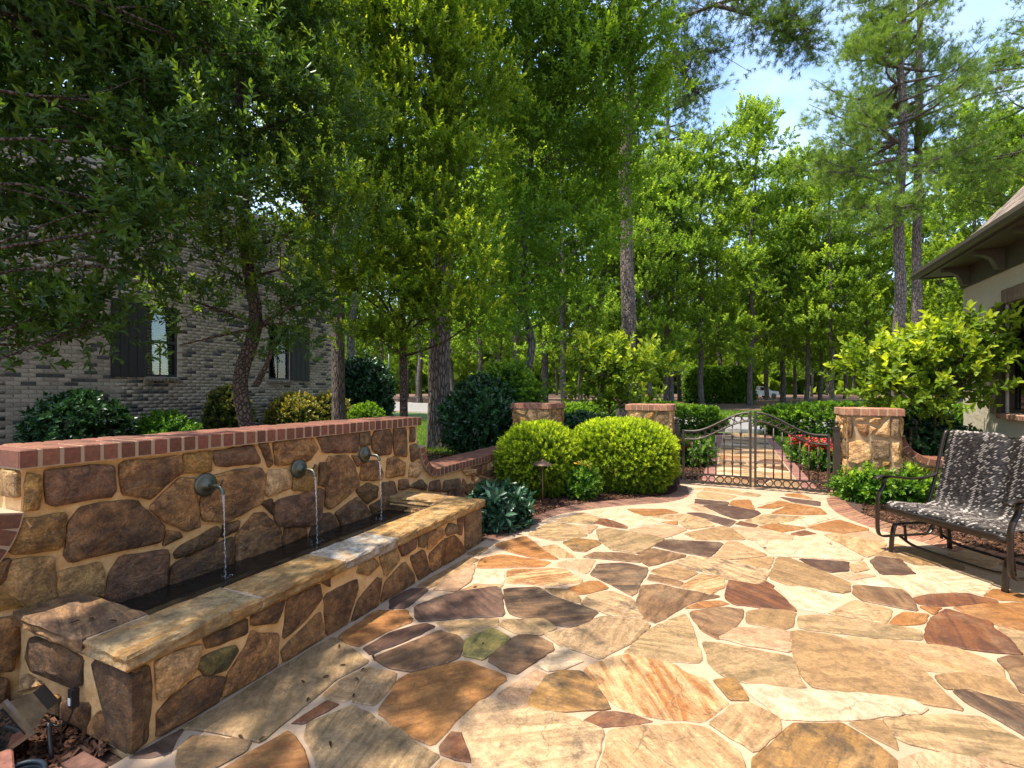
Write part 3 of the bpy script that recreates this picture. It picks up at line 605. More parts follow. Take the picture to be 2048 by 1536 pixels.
for P in voronoi(scatter((-2.9, .55, .0, .44), 22, .2), (-2.9, .55, .0, .44), .03): stone('stone', P, wx3, .028, fw, random.choice('Tqbvcg'), M_STONE, bulge=.01, step=.06)
# wall end above the south sweep, and north end strip
for y, z0, z1, s in ((1.20, 1.0, 1.14, -1),):
    for P in voronoi([(WX - .30, 1.07), (WX - .1, 1.07)], (WX - .40, WX, z0, z1), .03):
        stone('stone', P, lambda u, v, h: (u, 1.20 - h, v), .025, fw, 'g', M_STONE, bulge=.006)
# brick coping: shared chamfered brick, one object each
def brick_mesh(dx, dy, dz, b=.006):
    bm = bmesh.new(); bmesh.ops.create_cube(bm, size=1); bmesh.ops.scale(bm, vec=(dx, dy, dz), verts=bm.verts)
    bmesh.ops.bevel(bm, geom=bm.edges[:], offset=b, segments=1, affect='EDGES'); me = bpy.data.meshes.new('brick'); bm.to_mesh(me); bm.free(); me.materials.append(M_BRICK); return me
COP = brick_mesh(.225, .0765, .095)
def brick_obj(me, loc, rot, parent, base=(.165, .060, .032), name='coping_brick', jz=.003):
    o = put(name, me, None, parent); o.location = Vector(loc) + Vector((random.uniform(-.0012, .0012), random.uniform(-.0012, .0012), random.uniform(-jz, jz))); o.rotation_euler = rot
    j = random.uniform(.72, 1.28); o.color = (base[0] * j, base[1] * j * random.uniform(.88, 1.1), base[2] * j, 1); return o
def coping(P, parent, x_mid, pitch=.0895, thick=.095, both=True, axis='y'):
    """bricks laid side by side along the profile P [(s,z)] of the coping's underside"""
    Q = [Vector((a, 0, b)) for a, b in P]; Ls = [0]
    for i in range(1, len(Q)): Ls.append(Ls[-1] + (Q[i] - Q[i - 1]).length)
    k = int(round(Ls[-1] / pitch)); bed = MB()
    for i in range(k):
        s = (i + .5) * Ls[-1] / k
        for q in range(1, len(Q)):
            if Ls[q] >= s: break
        t = (Q[q] - Q[q - 1]).normalized(); p = Q[q - 1] + t * (s - Ls[q - 1]); n = Vector((-t.z, 0, t.x)); n = n if n.z > 0 or (abs(n.z) < .05 and True) else -n
        c = p + n * (thick / 2 + .004); ang = math.atan2(t.z, t.x)
        for sx in ((-1, 1) if both else (1,)):
            loc = (x_mid + sx * .1165, c.x, c.z) if axis == 'y' else (c.x, x_mid + sx * .1165, c.z)
            rot = (ang, 0, 0) if axis == 'y' else (-ang, 0, R(90))
            brick_obj(COP, loc, rot, parent)
CX = WX - .185
TALLC = [(1.17, TW), (4.66, TW)]
coping(TALLC, fw, CX)
coping([(y, z) for y, z in SW][2:] + [(8.2, TL)], fw, CX)
coping([(-2.6, .46)] + SS[::-1][:-1], fw, CX)
mj = MB()                                            # mortar between the coping bricks
def ribbon(P, x0, x1, t):
    Q = [Vector((0, a, b)) for a, b in P]; n = len(Q); up = []
    for i in range(n):
        d = (Q[min(i + 1, n - 1)] - Q[max(i - 1, 0)]).normalized(); nn = Vector((0, -d.z, d.y)); nn = nn if nn.z >= 0 else -nn
        up.append(Q[i] + nn * t)
    V = [(x, p.y, p.z) for p, q in zip(Q, up) for x, p in ((x0, p), (x1, p), (x1, q), (x0, q))]
    F = [(4 * i + a, 4 * i + (a + 1) % 4, 4 * i + 4 + (a + 1) % 4, 4 * i + 4 + a) for i in range(n - 1) for a in range(4)] + [(0, 1, 2, 3), tuple(4 * (n - 1) + a for a in (3, 2, 1, 0))]
    return V, F
for P in ([(1.178, TW + .001), (4.652, TW + .001)], SW[2:] + [(8.22, TL)], [(-2.6, .46)] + SS[::-1][:-1]):
    mj.add(*ribbon(P, CX - .2255, CX + .2255, .0935))
mj.put('coping_mortar', M_GROUT, fw)

# spouts
SPOUTS = [(2.13, .905), (2.915, .90), (3.71, .925)]
for (y, z) in SPOUTS:
    f = MB().lathe([(.0, .0), (.078, .0), (.080, .010), (.066, .022), (.050, .022), (.044, .030), (.028, .034), (.024, .05), (.0, .05)], (WX + .028, y, z), 24, Matrix.Rotation(R(90), 4, 'Y')).put('flange', M_BRASS, fw, smooth=True)
    P = smooth_path([(WX + .05, y, z), (WX + .13, y, z), (WX + .185, y, z - .006), (WX + .208, y, z - .03), (WX + .212, y, z - .05)], 5)
    sp = MB().tube(P, [.0135] * (len(P) - 4) + [.0145, .0155, .016, .016], 10).put('spout', M_BRASS, f, smooth=True)
    MB().tube(smooth_path([(WX + .19, y, z + .006), (WX + .205, y, z + .03), (WX + .216, y, z + .055)], 4), [.006] * 8 + [.004], 6).put('spout_hook', M_BRASS, f, smooth=True)

# ------------------------------------------------------------------ trough
TX = -2.33; TY0, TY1 = 1.19, 4.33; CB, CTp = .365, .440; WIN = -2.63
tr = thing('fountain_trough', 'long fieldstone trough with sandstone cap slabs below the fountain spouts', 'trough', ((TX + WX) / 2, 2.76, 0))
t_ = MB(); t_.box(WIN - .0, TX, TY0, TY1, -.05, CB); t_.box(WX + .001, WIN - .001, TY0, 1.42, -.05, CB - .001); t_.box(WX + .001, WIN - .001, 4.09, TY1, -.05, CB - .001); t_.box(WX + .001, WIN - .001, 1.42, 4.09, -.05, .05)
t_.put('mortar_core', M_MORTAR, tr)
tx3 = lambda u, v, h: (TX + h, u, v)
def tp(ox, oy, P): return [(p.y, max(.0, min(CB - .005, p.z))) for p in (on_x(ox + a / 4, oy + b / 4, TX + .015) for a, b in P)]
TST = {(256, 1152): [('T', [(40,740),(170,730),(190,900),(160,1320),(40,1420)]), ('q', [(230,700),(350,620),(590,560),(550,740),(440,880),(260,990),(240,850)]), ('k', [(620,500),(760,430),(960,350),(960,460),(650,575)]),
  ('L', [(555,710),(640,640),(860,565),(880,600),(800,740),(640,800)]), ('b', [(250,1100),(400,930),(570,820),(780,820),(760,900),(720,1010),(250,1280)]), ('c', [(770,970),(820,780),(960,560),(1000,450),(1080,470),(1210,470),(1200,720),(1000,860)]),
  ('b', [(1000,300),(1260,190),(1240,280),(1200,370),(1000,395)]), ('b', [(1255,500),(1290,170),(1540,70),(1560,180),(1400,380)]), ('c', [(1240,600),(1540,290),(1580,480),(1260,700)]), ('b', [(1580,160),(1840,30),(1850,100),(1760,390),(1600,480)]),
  ('b', [(1560,50),(1620,20),(1620,80)]), ('b', [(1800,370),(1850,200),(2000,20),(2030,30),(2000,240)])],
 (700, 960): [('b', [(255,970),(290,820),(440,660),(520,760),(520,820),(380,920)]), ('g', [(70,740),(100,660),(200,630),(240,680),(160,760)]), ('g', [(245,610),(370,530),(400,640),(290,770)]), ('v', [(400,540),(420,500),(540,450),(530,540),(430,610)]),
  ('b', [(490,620),(600,560),(650,740),(560,800)]), ('T', [(560,440),(620,410),(600,540),(560,530)]), ('c', [(620,420),(720,370),(760,430),(630,560)]), ('c', [(640,600),(760,480),(740,700),(660,740)]), ('G', [(770,400),(800,350),(860,365),(860,420),(780,440)]),
  ('b', [(870,300),(915,290),(900,440),(870,430)]), ('O', [(760,480),(850,450),(930,560),(920,590),(750,690)]), ('T', [(925,280),(1050,215),(1050,490),(930,560)])]}
for (ox, oy), L_ in TST.items():
    for key, P in L_: stone('stone', tp(ox, oy, P), tx3, random.uniform(.016, .028), tr, key, M_STONE, bulge=random.uniform(.004, .012), step=.045, jit=.004, bev=.012, grow=.008)
ty3 = lambda u, v, h: (u, TY0 - h, v)
for key, P in [('k', [(230,480),(520,580),(640,660),(640,880),(580,910),(430,850),(250,780),(195,650)]), ('k', [(720,670),(1050,750),(1050,1400),(1000,1430),(880,1350),(800,1000)]), ('b', [(480,1000),(700,1030),(690,1340),(560,1290),(480,1200)]),
               ('c', [(700,1180),(780,1080),(830,1230),(870,1330),(820,1400),(690,1360)]), ('q', [(180,780),(330,870),(300,900),(130,960)]), ('b', [(180, 960), (460, 960), (460, 1200), (180, 1060)])]:
    stone('stone', [(p.x, max(.0, min(CB - .005, p.z))) for p in (on_y(a / 4, 1152 + b / 4, TY0 - .015) for a, b in P)], ty3, .02, tr, key, M_STONE, bulge=.012, step=.045, jit=.003, bev=.01)
for P in voronoi(scatter((WX + .02, TX - .02, .0, .35), 9, .15), (WX + .02, TX - .02, .0, .35), .03): stone('stone', P, lambda u, v, h: (u, TY1 + h, v), .02, tr, random.choice('Tqbc'), M_STONE, bulge=.008)
# inner faces
for P in voronoi(scatter((1.45, 4.06, .06, .35), 14, .13), (1.45, 4.06, .06, .35), .03): stone('stone', P, lambda u, v, h: (WIN - h, u, v), .012, tr, random.choice('bkc'), M_WET)
for P in voronoi(scatter((WX + .04, WIN - .04, .06, .35), 4, .13), (WX + .04, WIN - .04, .06, .35), .03): stone('stone', P, lambda u, v, h: (u, 4.09 - h, v), .012, tr, random.choice('bkc'), M_WET)
def slab(x0, x1, y0, y1, key, c1=None):
    """split-faced cap slab: rough broken edges, gently uneven top"""
    nx, ny = max(3, int((x1 - x0) / .07)), max(3, int((y1 - y0) / .07)); V = []; F = []
    ring = [(x0 + (x1 - x0) * i / nx, y0) for i in range(nx)] + [(x1, y0 + (y1 - y0) * i / ny) for i in range(ny)] + [(x1 - (x1 - x0) * i / nx, y1) for i in range(nx)] + [(x0, y1 - (y1 - y0) * i / ny) for i in range(ny)]
    cx, cy = (x0 + x1) / 2, (y0 + y1) / 2; n = len(ring)
    lev = [(CB + .002, -.008), (CB + .020, .004), (CB + .042, -.001), (CTp - .014, .004), (CTp, -.006)]
    for z, off in lev:
        for (x, y) in ring:
            r = Vector((x - cx, y - cy)); dx = (1 if x >= x1 - 1e-6 else -1 if x <= x0 + 1e-6 else 0); dy = (1 if y >= y1 - 1e-6 else -1 if y <= y0 + 1e-6 else 0)
            q = off + random.uniform(-.006, .007); V.append((x + dx * q, y + dy * q, z + random.uniform(-.002, .002)))
    for l in range(len(lev) - 1): F += [(l * n + i, l * n + (i + 1) % n, (l + 1) * n + (i + 1) % n, (l + 1) * n + i) for i in range(n)]
    F += [tuple(range((len(lev) - 1) * n, len(lev) * n)), tuple(range(n))[::-1]]
    c1_, c2, li = PAL[key]; o = put('cap_slab', mesh('cap_slab', V, F), M_SLAB, tr, c1 or c1_); o['tone'] = [x for x in c2]; o['lichen'] = max(li, .4); return o
FX = TX + .035; g_ = .006
slab(WIN + .004, FX, TY0 - .035, 1.79 - g_, 'Y', (.36, .255, .12)); slab(WIN + .004, FX, 1.79 + g_, 2.41 - g_, 'Y', (.40, .25, .095)); slab(WIN + .004, FX, 2.41 + g_, 2.94 - g_, 'W', (.46, .43, .36)); slab(WIN + .004, FX, 2.94 + g_, TY1 + .035, 'Y', (.44, .28, .11))
slab(WX + .03, WIN - .008, TY0 - .035, 1.43, 'D', (.29, .155, .06)); slab(WX + .03, WIN - .008, 4.08, TY1 + .035, 'Y', (.36, .24, .11))
jm = MB(); jm.box(WIN - .0085, WIN + .0045, TY0 - .02, 1.42, CB + .004, CTp - .003); jm.box(WIN - .0085, WIN + .0045, 4.09, TY1 + .02, CB + .004, CTp - .003)
for y in (1.79, 2.41, 2.94): jm.box(WIN + .02, FX - .003, y - g_ - .004, y + g_ + .004, CB + .004, CTp - .003)
jq = jm.v; 
for i in range(0, len(jm.v), 8): q_ = MB(); q_.add(jm.v[i:i + 8], [(3, 2, 1, 0), (4, 5, 6, 7), (0, 1, 5, 4), (1, 2, 6, 5), (2, 3, 7, 6), (3, 0, 4, 7)]); q_.put('slab_joint', M_GROUT, tr)
# water and the falling streams
wv = []; wf = []; nx, ny = 12, 46
for j in range(ny + 1):
    for i in range(nx + 1):
        x = WX + .01 + (WIN - WX - .02) * i / nx; y = 1.43 + 2.65 * j / ny
        z = .30 + sum(.006 * math.cos(34 * math.hypot(x - (WX + .235), y - sy)) * math.exp(-6 * math.hypot(x - (WX + .235), y - sy)) for sy, _ in SPOUTS); wv.append((x, y, z))
wf = [(j * (nx + 1) + i, j * (nx + 1) + i + 1, (j + 1) * (nx + 1) + i + 1, (j + 1) * (nx + 1) + i) for j in range(ny) for i in range(nx)]
tag(put('water', mesh('water', wv, wf, True), M_WATER), kind='structure')
SL = ['thin stream of water falling from the spout by the south end slab', 'thin stream of water falling from the middle spout of the fountain wall', 'thin stream of water falling from the spout beside the swept wall end']
for (y, z), lab in zip(SPOUTS, SL):
    P = []; r = []; zt = z - .048; n = 46
    for i in range(n + 1):
        t = i / n; zz = zt - (zt - .30) * t; fall = (zt - zz)
        P.append((WX + .213 + .035 * math.sqrt(max(0, fall)) + .003 * math.sin(i * 1.9) * t, y + .004 * math.sin(i * 1.3 + 1) * t, zz)); r.append((.0080 - .0048 * min(1, t * 3) + (.0016 * math.sin(i * 2.4) if t > .3 else 0)) * random.uniform(.85, 1.15))
    s = MB().tube(P, r, 8)
    for k in range(14):
        a = random.uniform(0, 6.28); q = random.uniform(.01, .06); c = Vector((P[-1][0] + q * math.cos(a), y + q * math.sin(a), .30 + random.uniform(.003, .02)))
        s.lathe([(.0, -.003), (.003, 0), (.0, .003)], c, 5)
    tag(s.put('water_stream', M_STREAM, smooth=True), lab, 'water', 'streams falling into the trough')
# ------------------------------------------------------------------ pillars and low garden walls
PCB = brick_mesh(.083, .20, .10)
def pillar(name, label, x0, x1, y0, y1, h, south=None, cols='qTqCgYq', skip=''):
    t = thing(name, label, 'pillar', ((x0 + x1) / 2, (y0 + y1) / 2, 0), None)
    MB().box(x0, x1, y0, y1, -.05, h).put('mortar_core', M_MORTAR2, t)
    faces = {'s': ((x0, x1), lambda u, v, q: (u, y0 - q, v)), 'n': ((x0, x1), lambda u, v, q: (u, y1 + q, v)), 'w': ((y0, y1), lambda u, v, q: (x0 - q, u, v)), 'e': ((y0, y1), lambda u, v, q: (x1 + q, u, v))}
    for f, ((a, b), fn) in faces.items():
        if f == 's' and south:
            for key, P in south: stone('stone', P, fn, random.uniform(.018, .04), t, key, M_STONE, bulge=random.uniform(.008, .02), step=.05, jit=.005, bev=.012)
        else:
            rect = (a + .01, b - .01, .0, h - .005)
            for P in voronoi(scatter(rect, 17, .16), rect, .028): stone('stone', P, fn, random.uniform(.015, .035), t, random.choice(cols), M_STONE, bulge=random.uniform(.006, .018), step=.06, jit=.005, bev=.012)
    ov = .045; X0, X1, Y0, Y1 = x0 - ov, x1 + ov, y0 - ov, y1 + ov; z = h + .052; base = (.31, .135, .078)
    def row(n, fn):
        for i in range(n): fn((i + .5) / n)
    nx = int((X1 - X0) / .092); ny = int((Y1 - Y0 - .40) / .092)
    row(nx, lambda q: brick_obj(PCB, (X0 + (X1 - X0) * q, Y0 + .1, z), (0, 0, 0), t, base, 'cap_brick'))
    row(nx, lambda q: brick_obj(PCB, (X0 + (X1 - X0) * q, Y1 - .1, z), (0, 0, 0), t, base, 'cap_brick'))
    row(ny, lambda q: brick_obj(PCB, (X0 + .1, Y0 + .2 + (Y1 - Y0 - .4) * q, z), (0, 0, R(90)), t, base, 'cap_brick'))
    row(ny, lambda q: brick_obj(PCB, (X1 - .1, Y0 + .2 + (Y1 - Y0 - .4) * q, z), (0, 0, R(90)), t, base, 'cap_brick'))
    MB().box(X0 + .006, X1 - .006, Y0 + .006, Y1 - .006, h + .001, h + .095).put('cap_mortar', M_GROUT, t)
    return t
M_MORTAR2 = simple('pillar_mortar', (.40, .28, .15), (.34, .23, .12), 9, .9, .006, bscale=90)
RS = [('T', [(260,375),(310,370),(320,640),(270,650)]), ('b', [(318,385),(370,390),(400,500),(380,650),(325,640)]), ('q', [(395,400),(430,380),(540,380),(570,410),(540,450),(420,450)]), ('c', [(430,470),(580,480),(590,600),(550,640),(480,600)]),
 ('q', [(590,420),(640,390),(770,400),(710,490),(590,470)]), ('q', [(600,500),(690,530),(600,610)]), ('q', [(650,610),(840,400),(840,650)]), ('G', [(852,395),(968,395),(968,680),(852,640)]), ('q', [(300,830),(340,700),(480,670),(590,730),(620,900),(450,960),(330,930)]),
 ('G', [(610,660),(830,690),(840,890),(640,910)]), ('q', [(860,720),(960,700),(965,960),(880,940)]), ('C', [(420,1010),(600,980),(610,1120),(430,1130)]), ('C', [(620,930),(700,930),(730,1000),(640,1080)]), ('Y', [(740,920),(850,930),(840,990),(750,1000)]),
 ('G', [(740,1040),(860,1000),(965,1000),(965,1110),(760,1110)]), ('Y', [(300,1000),(390,1000),(400,1240),(320,1240)]), ('O', [(430,1150),(560,1150),(500,1240),(430,1250)]), ('q', [(620,1150),(720,1140),(760,1230),(640,1240)]),
 ('Y', [(290,1260),(400,1265),(420,1380),(300,1390)]), ('q', [(440,1270),(640,1260),(660,1390),(440,1390)]), ('T', [(780,1130),(960,1130),(960,1250),(780,1250)]), ('C', [(680,1260),(960,1270),(960,1400),(680,1400)]), ('T', [(262,670),(295,690),(290,900),(262,900)])]
PY0, PY1 = 8.30, 8.95
rp_ = pillar('gate_pillar', 'stone gate pillar with brick cap beside the bench and curved wall', 1.52, 2.145, PY0, PY1, 1.20,
       [(k, [(min(2.14, max(1.53, p.x)), min(1.19, max(0, p.z))) for p in (on_y(1640 + a / 6, 768 + b / 6, PY0 - .02) for a, b in P)]) for k, P in RS])
pillar('gate_pillar', 'stone gate pillar with brick cap behind the long clipped bush', -1.60, -.92, PY0, PY1, 1.22)
pillar('corner_pillar', 'stone corner pillar with brick cap where the low wall ends', -3.72, -2.98, 8.22, 8.92, 1.22, cols='gTcYbq')
# east sweep wall
ew = thing('swept_wall', 'low stone wall with brick coping curving down from gate pillar to house', 'wall', (2.9, 8.7, 0))
SE = [(2.146 + (2.62 - 2.146) * (1 - math.cos(t)), .96 - (.96 - .50) * math.sin(t)) for t in [i / 12 * math.pi / 2 for i in range(13)]]
ep = [(2.146, -.05), (2.146, .96)] + SE[1:] + [(3.78, .50), (3.78, -.05)]
n = len(ep); V = [(x, 8.55, z) for x, z in ep] + [(x, 8.88, z) for x, z in ep]
F = [tuple(range(n)), tuple(range(n, 2 * n))[::-1]] + [(i, n + i, n + (i + 1) % n, (i + 1) % n) for i in range(n)]
put('mortar_core', mesh('mortar_core', V, F), M_MORTAR2, ew)
for P in voronoi(scatter((2.24, 3.75, .0, .48), 20, .15), (2.24, 3.75, .0, .48), .028): stone('stone', P, lambda u, v, q: (u, 8.55 - q, v), .025, ew, random.choice('qTYqRc'), M_STONE, bulge=.01, step=.06)
for P in [[(2.23, .5), (2.36, .5), (2.32, .62), (2.23, .66)], [(2.23, .69), (2.29, .68), (2.25, .8)]]: stone('stone', P, lambda u, v, q: (u, 8.55 - q, v), .02, ew, 'q', M_STONE, bulge=.01)
coping(SE[1:] + [(3.76, .50)], ew, 8.715, axis='x')
mj = MB(); V, F = ribbon(SE[1:] + [(3.76, .50)], 8.715 - .2255, 8.715 + .2255, .0935); mj.add([(b, a, c) for a, b, c in V], F); mj.put('coping_mortar', M_GROUT, ew)
fwl = thing('front_wall', 'low stone wall with brick coping behind the two clipped bushes', 'wall', (-2.3, 8.65, 0))
MB().box(-2.98, -1.60, 8.45, 8.78, -.05, .50).put('mortar_core', M_MORTAR2, fwl)
for P in voronoi(scatter((-2.95, -1.63, .0, .48), 16, .15), (-2.95, -1.63, .0, .48), .028): stone('stone', P, lambda u, v, q: (u, 8.45 - q, v), .025, fwl, random.choice('qTYcb'), M_STONE, bulge=.01, step=.06)
coping([(-2.97, .50), (-1.61, .50)], fwl, 8.615, axis='x')
mj = MB(); V, F = ribbon([(-2.97, .50), (-1.61, .50)], 8.615 - .2255, 8.615 + .2255, .0935); mj.add([(b, a, c) for a, b, c in V], F); mj.put('coping_mortar', M_GROUT, fwl)

# ------------------------------------------------------------------ iron gate
GY = 8.46
def gate_leaf(label, xh, xc):
    """xh hinge side, xc meeting side"""
    t = thing('gate_leaf', label, 'gate', (xh, GY, 0.02), 'iron garden gate leaves')
    s = 1 if xc > xh else -1; w = abs(xc - xh)
    def topz(u): q = min(1, max(0, (u - .12) / .88)); return .90 + .32 * (q * q * (3 - 2 * q))
    bar = lambda x0, x1, z0, z1, nm, th=.016: MB().box(min(x0, x1), max(x0, x1), GY - th, GY + th, z0, z1).put(nm, M_IRON, t)
    bar(xh, xh + s * .034, .04, topz(0) + .01, 'stile'); bar(xc - s * .034, xc, .03, topz(1) + .012, 'stile')
    N = 24
    for off, nm in ((0, 'top_rail'), (-.135, 'arched_rail')):
        P = [(xh + s * (.034 + (w - .068) * i / N), GY, topz(i / N) + off - .012) for i in range(N + 1)]
        MB().tube(P, .019, 4, lat=(0, 1, 0), flat=.8).put(nm, M_IRON, t)
    for z in (.055, .185): bar(xh + s * .035, xc - s * .035, z - .012, z + .012, 'bottom_rail')
    for i in range(9):
        u = .034 + (w - .068) * (i + .5) / 9; q = u / w
        MB().torus((xh + s * u, GY, topz(q) - .0125 - .0675), .050, .0085).put('ring', M_IRON, t, smooth=True)
    for i in range(8):
        u = .034 + (w - .068) * (i + .5) / 8
        MB().torus((xh + s * u, GY, .12), .050, .0085).put('ring', M_IRON, t, smooth=True)
    for i in range(7):
        u = .034 + (w - .068) * (i + 1) / 8; x = xh + s * u; zt = topz(u / w) - .155
        b = MB().tube([(x, GY, .197), (x, GY, zt)], .0095, 8).put('baluster', M_IRON, t, smooth=True)
        for zc in (.40, zt - .17):
            MB().lathe([(.008, -.035), (.017, -.028), (.013, -.012), (.026, 0), (.013, .012), (.016, .026), (.008, .034)], (x, GY, zc), 10).put('collar', M_IRON, b, smooth=True)
    return t
gl = gate_leaf('bronze iron gate leaf hung on the post by the clipped bush', -.735, .300)
gr = gate_leaf('bronze iron gate leaf hung on the post by the bench side pillar', 1.345, .335)
for x, z, nm in ((.283, .98, 'latch'),):
    lt = MB(); lt.box(x - .028, x + .020, GY - .05, GY - .0165, z - .05, z + .07); lt.put('latch', M_IRON, gl)
    MB().tube([(x + .02, GY - .04, z + .02), (x + .09, GY - .04, z + .02)], .008, 8).put('latch_bolt', M_IRON, gl)
    MB().box(.335, .375, GY - .045, GY - .0165, z - .03, z + .06).put('latch_keeper', M_IRON, gr)
    MB().tube(smooth_path([(.36, GY - .02, .42), (.36, GY - .06, .42), (.39, GY - .065, .42)], 4), .007, 6).put('handle', M_IRON, gr)
for x, lab in ((-.815, 'square bronze gate post with ball finial by the clipped bush'), (1.425, 'square bronze gate post with ball finial by the bench side pillar')):
    t = thing('gate_post', lab, 'post', (x, GY, 0), 'gate posts')
    MB().box(x - .04, x + .04, GY - .04, GY + .04, -.03, .985).put('shaft', M_IRON, t)
    MB().box(x - .052, x + .052, GY - .052, GY + .052, .986, 1.005).put('cap_plate', M_IRON, t)
    MB().lathe([(.040, 1.006), (.034, 1.03), (.014, 1.04), (.012, 1.05), (.026, 1.062), (.031, 1.08), (.026, 1.098), (.010, 1.108), (.0, 1.11)], (x, GY, 0), 14).put('finial', M_IRON, t, smooth=True)
    s = 1 if x > 0 else -1
    for z in (.84, .30): MB().box(min(x + s * .041, x + s * .095), max(x + s * .041, x + s * .095), GY - .02, GY + .02, z - .012, z + .012).put('wall_bracket', M_IRON, t)
    for z in (.82, .16): MB().tube([(x - s * .055, GY, z - .04), (x - s * .055, GY, z + .04)], .014, 8).put('hinge', M_IRON, t)

# ------------------------------------------------------------------ glider bench
F1 = Vector((1.368, 5.73, 0)); U = Vector((.553, -.833, 0)).normalized(); W_ = Vector((-U.y, U.x, 0)); BL = 1.05
def bp(u, v, z): return F1 + U * u + W_ * v + Vector((0, 0, z))
bench = thing('glider_bench', 'dark bronze glider bench with woven wicker seat and high back', 'bench', bp(BL / 2, .33, 0))
PROF = smooth_path([(-.03, 0, .425), (-.015, 0, .47), (.05, 0, .487), (.25, 0, .463), (.42, 0, .45), (.50, 0, .475), (.545, 0, .56), (.60, 0, .76), (.66, 0, 1.0), (.70, 0, 1.13), (.735, 0, 1.165), (.765, 0, 1.13)], 10)
def surf(u, i, off=0.0):
    p = PROF[i]; t = (PROF[min(i + 1, len(PROF) - 1)] - PROF[max(i - 1, 0)]).normalized(); n = Vector((-t.z, 0, t.x))
    k = min(1, max(0, (i - 30) / 40)); dip = .028 * k * abs(math.cos(math.pi * u)) ** 3 if False else .03 * k * (math.exp(-((u - .5) / .06) ** 2)) * -1
    q = p + n * (off + dip); return bp(.02 + u * (BL - .04), q.x, q.z)
nu = 24; V = [surf(j / nu, i, -.004) for i in range(len(PROF)) for j in range(nu + 1)]
F = [(i * (nu + 1) + j, i * (nu + 1) + j + 1, (i + 1) * (nu + 1) + j + 1, (i + 1) * (nu + 1) + j) for i in range(len(PROF) - 1) for j in range(nu)]
put('seat_sling', mesh('seat_sling', V, F, True), M_BLACK, bench)
# woven strands, stitch by stitch
SV, SF, ST = [], [], []
Ls = [0]
for i in range(1, len(PROF)): Ls.append(Ls[-1] + (PROF[i] - PROF[i - 1]).length)
rows, cols = int(Ls[-1] / .0125), 46
def surf_s(u, s, off):
    i = 1
    while i < len(PROF) - 1 and Ls[i] < s: i += 1
    f = min(1, max(0, (s - Ls[i - 1]) / (Ls[i] - Ls[i - 1]))); return surf(u, i - 1, off).lerp(surf(u, i, off), f)
colt = [random.choice([.05, .06, .1, .12, .2, .6]) for _ in range(cols)]
for r_ in range(rows):
    s0 = Ls[-1] * r_ / rows; s1 = Ls[-1] * (r_ + 2.0) / rows; sm = (s0 + s1) / 2
    for c in range(cols):
        u0 = (c + (.5 if r_ % 2 else 0)) / (cols + .5); u1 = u0 + .80 / cols; um = (u0 + u1) / 2; sk = .5 / cols
        b = len(SV)
        SV += [surf_s(u0, sm, -.003), surf_s(um - sk, s0, .001), surf_s(u1, sm, -.003), surf_s(um + sk, min(s1, Ls[-1]), .001), surf_s(um, sm, .0065)]
        tt = min(1, max(0, random.gauss(.75 if random.random() < colt[c] * 1.3 else .06, .07))); ST += [tt] * 5
        SF += [(b, b + 1, b + 4), (b + 1, b + 2, b + 4), (b + 2, b + 3, b + 4), (b + 3, b, b + 4)]
o = put('woven_wicker', mesh_np('woven_wicker', np.array(SV), np.array(SF), {'tip': ST}), M_WEAVE, bench); o['kind'] = 'stuff'
fl = lambda P, nm, w=.024, f=.42, lat=None: MB().tube(smooth_path(P, 6), w, 8, lat=lat if lat is not None else U, flat=f).put(nm, M_BENCHM, bench, smooth=True)
for e in (0, 1):
    u = -.02 if e == 0 else BL + .02
    fl([bp(u, .05, .715), bp(u, -.0, .70), bp(u, -.005, .64), bp(u, -.055, .555), bp(u, -.075, .48), bp(u, -.075, .34), bp(u, -.07, .20), bp(u, -.03, .145), bp(u, .1, .14), bp(u, .45, .14), bp(u, .52, .16), bp(u, .56, .24), bp(u, .56, .46)], 'side_frame')
    fl([bp(u, -.10, .70), bp(u, -.03, .727), bp(u, .1, .715), bp(u, .3, .69), bp(u, .48, .70), bp(u, .60, .735)], 'arm', .030, .38)
    fl([bp(u, .50, .44), bp(u, .545, .56), bp(u, .60, .76), bp(u, .66, 1.0), bp(u, .70, 1.13), bp(u, .735, 1.155)], 'back_frame', .017, .8)
    ub = .05 if e == 0 else BL - .07
    fl([bp(ub, .0, .0), bp(ub, .012, .14), bp(ub, .035, .245), bp(ub, .085, .275), bp(ub, .33, .275), bp(ub, .58, .275), bp(ub, .63, .245), bp(ub, .655, .14), bp(ub, .67, .0)], 'base_leg', .026, .42)
    for v in (.12, .52): fl([bp(ub + (.03 if e == 0 else -.03), v, .265), bp(ub + (.03 if e == 0 else -.03), v + .015, .12)], 'swing_arm', .016, .4)
fl([bp(-.0, -.055, .425), bp(BL * .5, -.055, .42), bp(BL, -.055, .425)], 'seat_rail', .030, .45, Vector((0, 0, 1)))
fl([bp(0, .46, .40), bp(BL * .5, .46, .40), bp(BL, .46, .40)], 'seat_rail', .02, .6, Vector((0, 0, 1)))
for v, z in ((.10, .125), (.56, .125)): fl([bp(.05, v, z + .03), bp(.2, v, z - .02), bp(BL * .5, v, z - .03), bp(BL - .2, v, z - .02), bp(BL - .07, v, z + .03)], 'base_stretcher', .014, .8)

